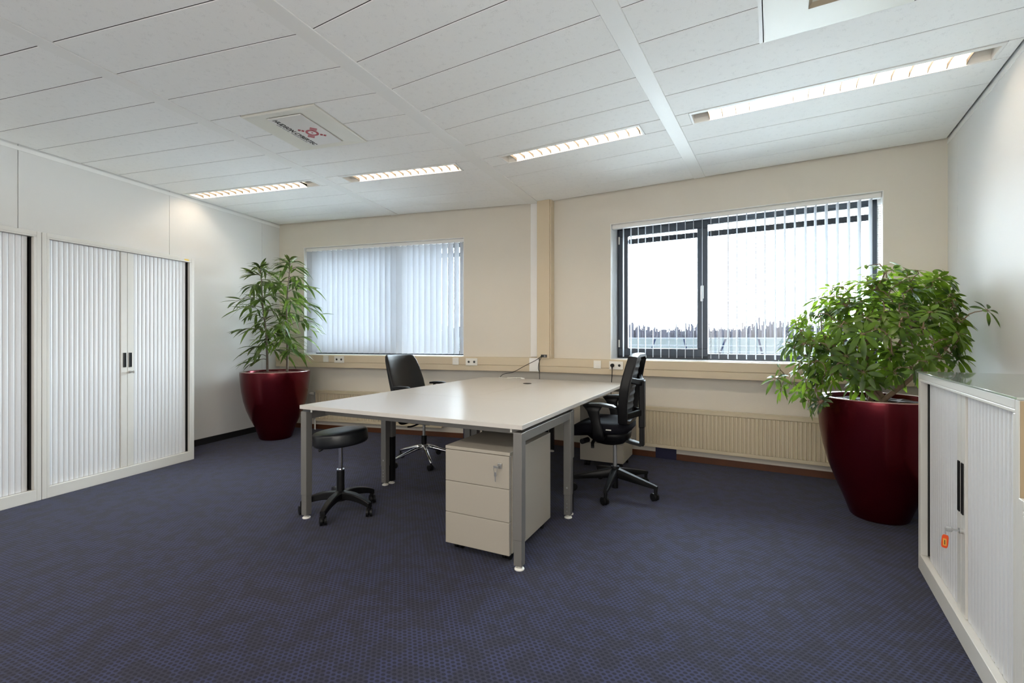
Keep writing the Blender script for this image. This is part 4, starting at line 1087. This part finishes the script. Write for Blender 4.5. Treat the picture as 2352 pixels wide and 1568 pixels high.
sp.box(xs_ - 0.021, xs_ + 0.022, -0.033, 0.033, 0.515, 0.880, 0.008)
sp.build('spine', M['black'], mc)
for s_ in (-1, 1):
    yk = MB()
    yk.bar([(xs_, 0, 0.862), (xs_ + 0.02, s_ * 0.06, 0.868), (back_x(0.89) - 0.012, s_ * (back_w(0.89) - 0.004), 0.895)], [0.018, 0.016, 0.014], [0.026, 0.024, 0.018])
    yk.bar([(xs_, 0, 0.635), (xs_ + 0.03, s_ * 0.07, 0.630), (back_x(0.62) - 0.012, s_ * (back_w(0.62) - 0.004), 0.622)], [0.014, 0.013, 0.012], [0.024, 0.022, 0.020])
    autosmooth(yk.build('back_bracket', M['black'], mc), 25)
for s_ in (-1, 1):
    y = s_ * 0.282
    b = MB(); b.bar([(-0.075, y, 0.694), (-0.05, y, 0.704), (0.04, y, 0.713), (0.13, y, 0.708), (0.165, y, 0.698)], [0.022, 0.032, 0.036, 0.034, 0.020], [0.006, 0.010, 0.012, 0.010, 0.006])
    ar = autosmooth(b.build('armrest', M['black'], mc), 40)
    b = MB(); b.loft([superring(0.055, s_ * 0.270, 0.450, 0.040, 0.016, 16, 3), superring(0.060, y, 0.50, 0.042, 0.018, 16, 3), superring(0.075, y, 0.58, 0.036, 0.016, 16, 3), superring(0.095, y, 0.66, 0.046, 0.018, 16, 3), superring(0.10, y, 0.700, 0.075, 0.022, 16, 3)])
    b.bar([(0.055, s_ * 0.10, 0.462), (0.055, s_ * 0.285, 0.462)], [0.03, 0.03], [0.011, 0.011])
    b.build('arm_support', M['black'], ar, smooth=True)
star(mc, tuple(a - 154 for a in (-114, -42, 30, 102, 174)), 0.335, 'box', M['black'], [0.9, -0.4, -0.2, 1.5, 0.2])

# ------------------------------------------------------------------ plants
def pot(root, h, prof, m_soil, soil_z):
    rim = prof[-1][0]
    b = MB().lathe([(0.02, 0.0)] + prof + [(rim - 0.012, h + 0.004), (rim - 0.050, h + 0.002)] + [(rim - 0.055, h - 0.02), (rim - 0.075, soil_z - 0.03)], n=72)
    po = autosmooth(b.build('planter', M['pot'], root), 50)
    autosmooth(MB().lathe([(rim - 0.053, h + 0.0022), (rim - 0.050, h + 0.0045), (rim - 0.012, h + 0.0062), (rim - 0.004, h + 0.0045), (rim - 0.002, h + 0.001)], n=72, cap=False).build('lip_glint', M['pot_rim_glint'], po), 50)
    b = MB(); n = 40; rr = rim - 0.062
    rings = []
    for k in range(7):
        q = rr * (1 - k / 6.5)
        rings.append([(math.cos(2 * math.pi * j / n) * q, math.sin(2 * math.pi * j / n) * q, soil_z + (rnd.uniform(-.008, .012) if k else 0)) for j in range(n)])
    b.loft(rings); b.build('soil', m_soil, root)
def leaf(b, base, d, nrm, ln, wd, droop, fold=0.15, seg=6, pw=0.85):
    """one leaf blade: mid rib from base along d, drooping; nrm = upper side"""
    d = d.normalized(); side = d.cross(nrm).normalized(); up = side.cross(d).normalized()
    L_, M_, R_ = [], [], []
    for i in range(seg + 1):
        t = i / seg
        c = base + d * (ln * t) - Vector((0, 0, 1)) * (droop * ln * t * t)
        w_ = wd * 0.5 * math.sin(math.pi * t ** pw) ** 0.75 if 0 < i < seg else wd * 0.03
        L_.append(c - side * w_ + up * (fold * w_)); M_.append(c); R_.append(c + side * w_ + up * (fold * w_))
    vs = L_ + M_ + R_; n = seg + 1
    fs = []
    for i in range(seg): fs += [(i, i + 1, n + i + 1, n + i), (n + i, n + i + 1, 2 * n + i + 1, 2 * n + i)]
    b.quadmesh(vs, fs)
def ficus():
    root = thing('potted_ficus', 'tall thin two-stemmed plant with long narrow leaves in a red planter, by the left window', 'plant', (-2.845, 5.585, 0))
    pot(root, 0.80, [(0.165, 0.0), (0.178, 0.012), (0.222, 0.15), (0.272, 0.25), (0.312, 0.35), (0.343, 0.46), (0.362, 0.57), (0.375, 0.69), (0.382, 0.78), (0.380, 0.80)], M['soil'], 0.782)
    clear = (Vector((-2.845, 5.585)) - LC).dot(nWi)
    stems = [((-0.085, -0.02), [(0, 0.74), (-0.012, 1.00), (-0.025, 1.30), (-0.055, 1.58), (-0.075, 1.83), (-0.09, 2.02)]),
             ((0.125, 0.03), [(0, 0.74), (-0.004, 1.00), (-0.003, 1.30), (-0.004, 1.58), (0.010, 1.85), (0.03, 2.10)])]
    for si, ((x0, y0), pts) in enumerate(stems):
        path = smooth_path([(x0 + q[0], y0 + 0.01 * math.sin(q[1] * 7), q[1]) for q in pts], 5); n = len(path)
        MB().tube(path, [0.0145 - 0.010 * k / (n - 1) for k in range(n)], 10).build('stem', M['stem'], root, smooth=True)
        fo, tw = MB(), MB()
        z_levels = 34 if si == 0 else 36
        for k in range(z_levels):
            t = (k + 0.5) / z_levels
            z = (0.93 if si == 0 else 0.98) + t * ((2.03 if si == 0 else 2.10) - 0.95)
            f = max(0.0, min(1, (z - 0.74) / (pts[-1][1] - 0.74))) * (n - 1); i = min(n - 2, int(f)); c = path[i].lerp(path[i + 1], f - i)
            az = k * 2.399 + si * 1.3
            if si == 0: az = math.pi + (math.sin(az) * 1.9) if rnd.random() < 0.62 else az
            else: az = (math.sin(az) * 1.9) if rnd.random() < 0.5 else az
            ln = (0.10 + 0.26 * math.sin(math.pi * min(1, 0.12 + t * 0.86)) ** 0.8) * rnd.uniform(0.7, 1.15)
            if t > 0.85: ln *= 0.55
            dr = Vector((math.cos(az), math.sin(az) * 0.9, 0.0))
            kw = -(dr.x * nWi.x + dr.y * nWi.y)
            if kw > 0: ln = min(ln, max(0.05, (clear + c.x * nWi.x + c.y * nWi.y - 0.10) / kw))
            el = rnd.uniform(0.15, 0.75)
            if t > 0.85: el += 0.5
            bp = [c + dr * (ln * s_) + Vector((0, 0, ln * (el * s_ - 0.55 * s_ * s_))) for s_ in (0, .25, .5, .75, 1.0)]
            tw.tube(bp, [0.004, 0.0035, 0.003, 0.0025, 0.0015], 6)
            nl = rnd.randint(7, 10)
            for j in range(nl):
                s_ = 0.25 + 0.75 * (j + 0.6) / nl; q = s_ * 4; ii = min(3, int(q)); pc = bp[ii].lerp(bp[ii + 1], q - ii)
                sa = az + (1 if j % 2 else -1) * rnd.uniform(0.15, 0.85)
                ld = Vector((math.cos(sa), math.sin(sa), rnd.uniform(-0.55, 0.30) + (0.5 if t > 0.88 else 0)))
                ll = rnd.uniform(0.150, 0.225); lu = ld.normalized(); kl = -(lu.x * nWi.x + lu.y * nWi.y)
                if kl > 0: ll = min(ll, max(0.06, (clear + pc.x * nWi.x + pc.y * nWi.y - 0.02) / kl))
                leaf(fo, pc, ld, Vector((0, 0, 1)) + Vector((rnd.uniform(-.4, .4), rnd.uniform(-.4, .4), 0)), ll, rnd.uniform(0.027, 0.040), rnd.uniform(0.12, 0.6), 0.12)
        top = path[-1]
        for j in range(7):
            a = j * 0.9 + si; leaf(fo, top - Vector((0, 0, 0.02 * j)), Vector((math.cos(a) * 0.6, math.sin(a) * 0.6, rnd.uniform(0.4, 1.4))), Vector((math.cos(a + 2), math.sin(a + 2), 0.8)), rnd.uniform(0.12, 0.17), 0.026, 0.25, 0.12)
        tw.build('twigs', M['stem'], root)
        fo.build('foliage', M['leaf_ficus'], root, smooth=True)
ficus()

def umbrella_bush():
    ox, oy = 2.466, 3.116
    root = thing('potted_umbrella_plant', 'bushy plant with fanned glossy leaves in a large dark red planter, by the right window', 'plant', (ox, oy, 0))
    pot(root, 0.80, [(0.150, 0.0), (0.162, 0.012), (0.200, 0.12), (0.245, 0.23), (0.285, 0.34), (0.315, 0.46), (0.335, 0.58), (0.347, 0.70), (0.352, 0.78), (0.350, 0.80)], M['soil_dark'], 0.770)
    def world(px, py, Z): return Vector(((px - 1176) / FPX * Z - ox, Z - oy, 1.2 - (py - 776) / FPX * Z))
    blobs = [(1850, 800, 3.30, .19, 17), (1835, 870, 3.25, .14, 10), (1900, 745, 3.30, .20, 14), (1955, 690, 3.25, .19, 13), (2000, 640, 3.15, .10, 6), (2062, 672, 3.15, .17, 10),
             (2125, 680, 3.10, .16, 9), (2175, 665, 3.05, .12, 6), (2090, 765, 3.00, .24, 16), (2000, 785, 3.10, .26, 18), (1920, 850, 3.10, .18, 11), (2180, 745, 2.95, .19, 11), (2225, 715, 2.85, .10, 4),
             (2020, 870, 3.05, .16, 7), (2110, 835, 2.90, .13, 6), (2215, 790, 2.85, .10, 4), (1890, 905, 3.05, .10, 4), (1960, 740, 3.45, .2, 9), (2060, 730, 3.40, .2, 9), (2150, 700, 3.25, .15, 6)]
    nrw = Vector((uRW.y, -uRW.x))   # towards the right wall
    lim = (RC.x * nrw.x + RC.y * nrw.y) - 0.16
    cl_ = []
    for (px, py, Z, rad, k) in blobs:
        c = world(px, py, Z)
        for _ in range(round(k * 1.85)):
            while True:
                o = Vector((rnd.uniform(-1, 1), rnd.uniform(-1, 1), rnd.uniform(-1, 1)))
                if 0.3 < o.length < 1: break
            p = c + Vector((o.x * rad, o.y * rad * 1.25, o.z * rad))
            wpt = Vector((p.x + ox, p.y + oy)); ex_ = wpt.dot(nrw) - lim
            if ex_ > 0: p.x -= nrw.x * ex_; p.y -= nrw.y * ex_
            if p.z < 0.86 and math.hypot(p.x, p.y) < 0.42: p.z = 0.90 + rnd.uniform(0, .1)
            cl_.append(p)
    cl_.append(world(2268, 712, 2.72))
    core = Vector((0, 0, 1.15))
    fo, tw = MB(), MB()
    # main stems
    sb = []
    for k, (tx, ty, tz) in enumerate(((-0.30, 0.10, 1.20), (-0.12, -0.05, 1.30), (0.02, 0.08, 1.38), (0.14, -0.10, 1.30), (0.26, -0.22, 1.15), (-0.22, -0.10, 1.02), (-0.40, 0.16, 1.08))):
        a = k * 0.9; b0 = Vector((math.cos(a) * 0.06, math.sin(a) * 0.06, 0.74))
        path = smooth_path([b0, b0.lerp(Vector((tx, ty, tz)), 0.4) + Vector((rnd.uniform(-.04, .04), rnd.uniform(-.04, .04), 0.03)), Vector((tx, ty, tz))], 5); sb.append(path)
        n = len(path); MB().tube(path, [0.019 - 0.011 * i / (n - 1) for i in range(n)], 9).build('stem', M['bark'], root, smooth=True)
    nodes_ = [q for p in sb for q in p[3:]]
    cl_.sort(key=lambda v: (v - Vector((0, 0, 1.0))).length)
    for p in cl_:
        q = min(nodes_, key=lambda v: (v - p).length + 0.3 * max(0, v.z - p.z))
        out = (p - core); out.z *= 0.6; out = out.normalized() if out.length > 0.01 else Vector((0, 0, 1))
        tip = p; base = q
        mid_ = base.lerp(tip, 0.55) + Vector((rnd.uniform(-.02, .02), rnd.uniform(-.02, .02), 0.25 * (tip - base).length * 0.5))
        tw.tube([base, base.lerp(mid_, .5) + Vector((0, 0, .01)), mid_, tip], [0.0042, 0.0036, 0.003, 0.0022], 6)
        nodes_.append(mid_); nodes_.append(base.lerp(tip, 0.85) + Vector((0, 0, 0.01)))
        nl = rnd.choice((6, 7, 7, 8)); ax = (out * 0.8 + Vector((0, 0, 0.6)) + Vector((rnd.uniform(-.6, .6), rnd.uniform(-.6, .6), rnd.uniform(-.5, .3)))).normalized()
        a1 = ax.orthogonal().normalized(); a2 = ax.cross(a1); ph = rnd.uniform(0, 6.28); sz = rnd.uniform(0.060, 0.098)
        for j in range(nl):
            t = ph + 2 * math.pi * j / nl
            d = (a1 * math.cos(t) + a2 * math.sin(t)) * 1.0 + ax * rnd.uniform(-0.25, 0.20)
            st_ = tip + d.normalized() * 0.016
            tw.tube([tip, st_], [0.0014, 0.0012], 4)
            leaf(fo, st_, d, ax, sz * rnd.uniform(0.85, 1.15), sz * 0.36, rnd.uniform(0.0, 0.5), 0.16, pw=1.08)
    tw.build('twigs', M['bark'], root)
    fo.build('foliage', M['leaf_bush'], root, smooth=True)
umbrella_bush()
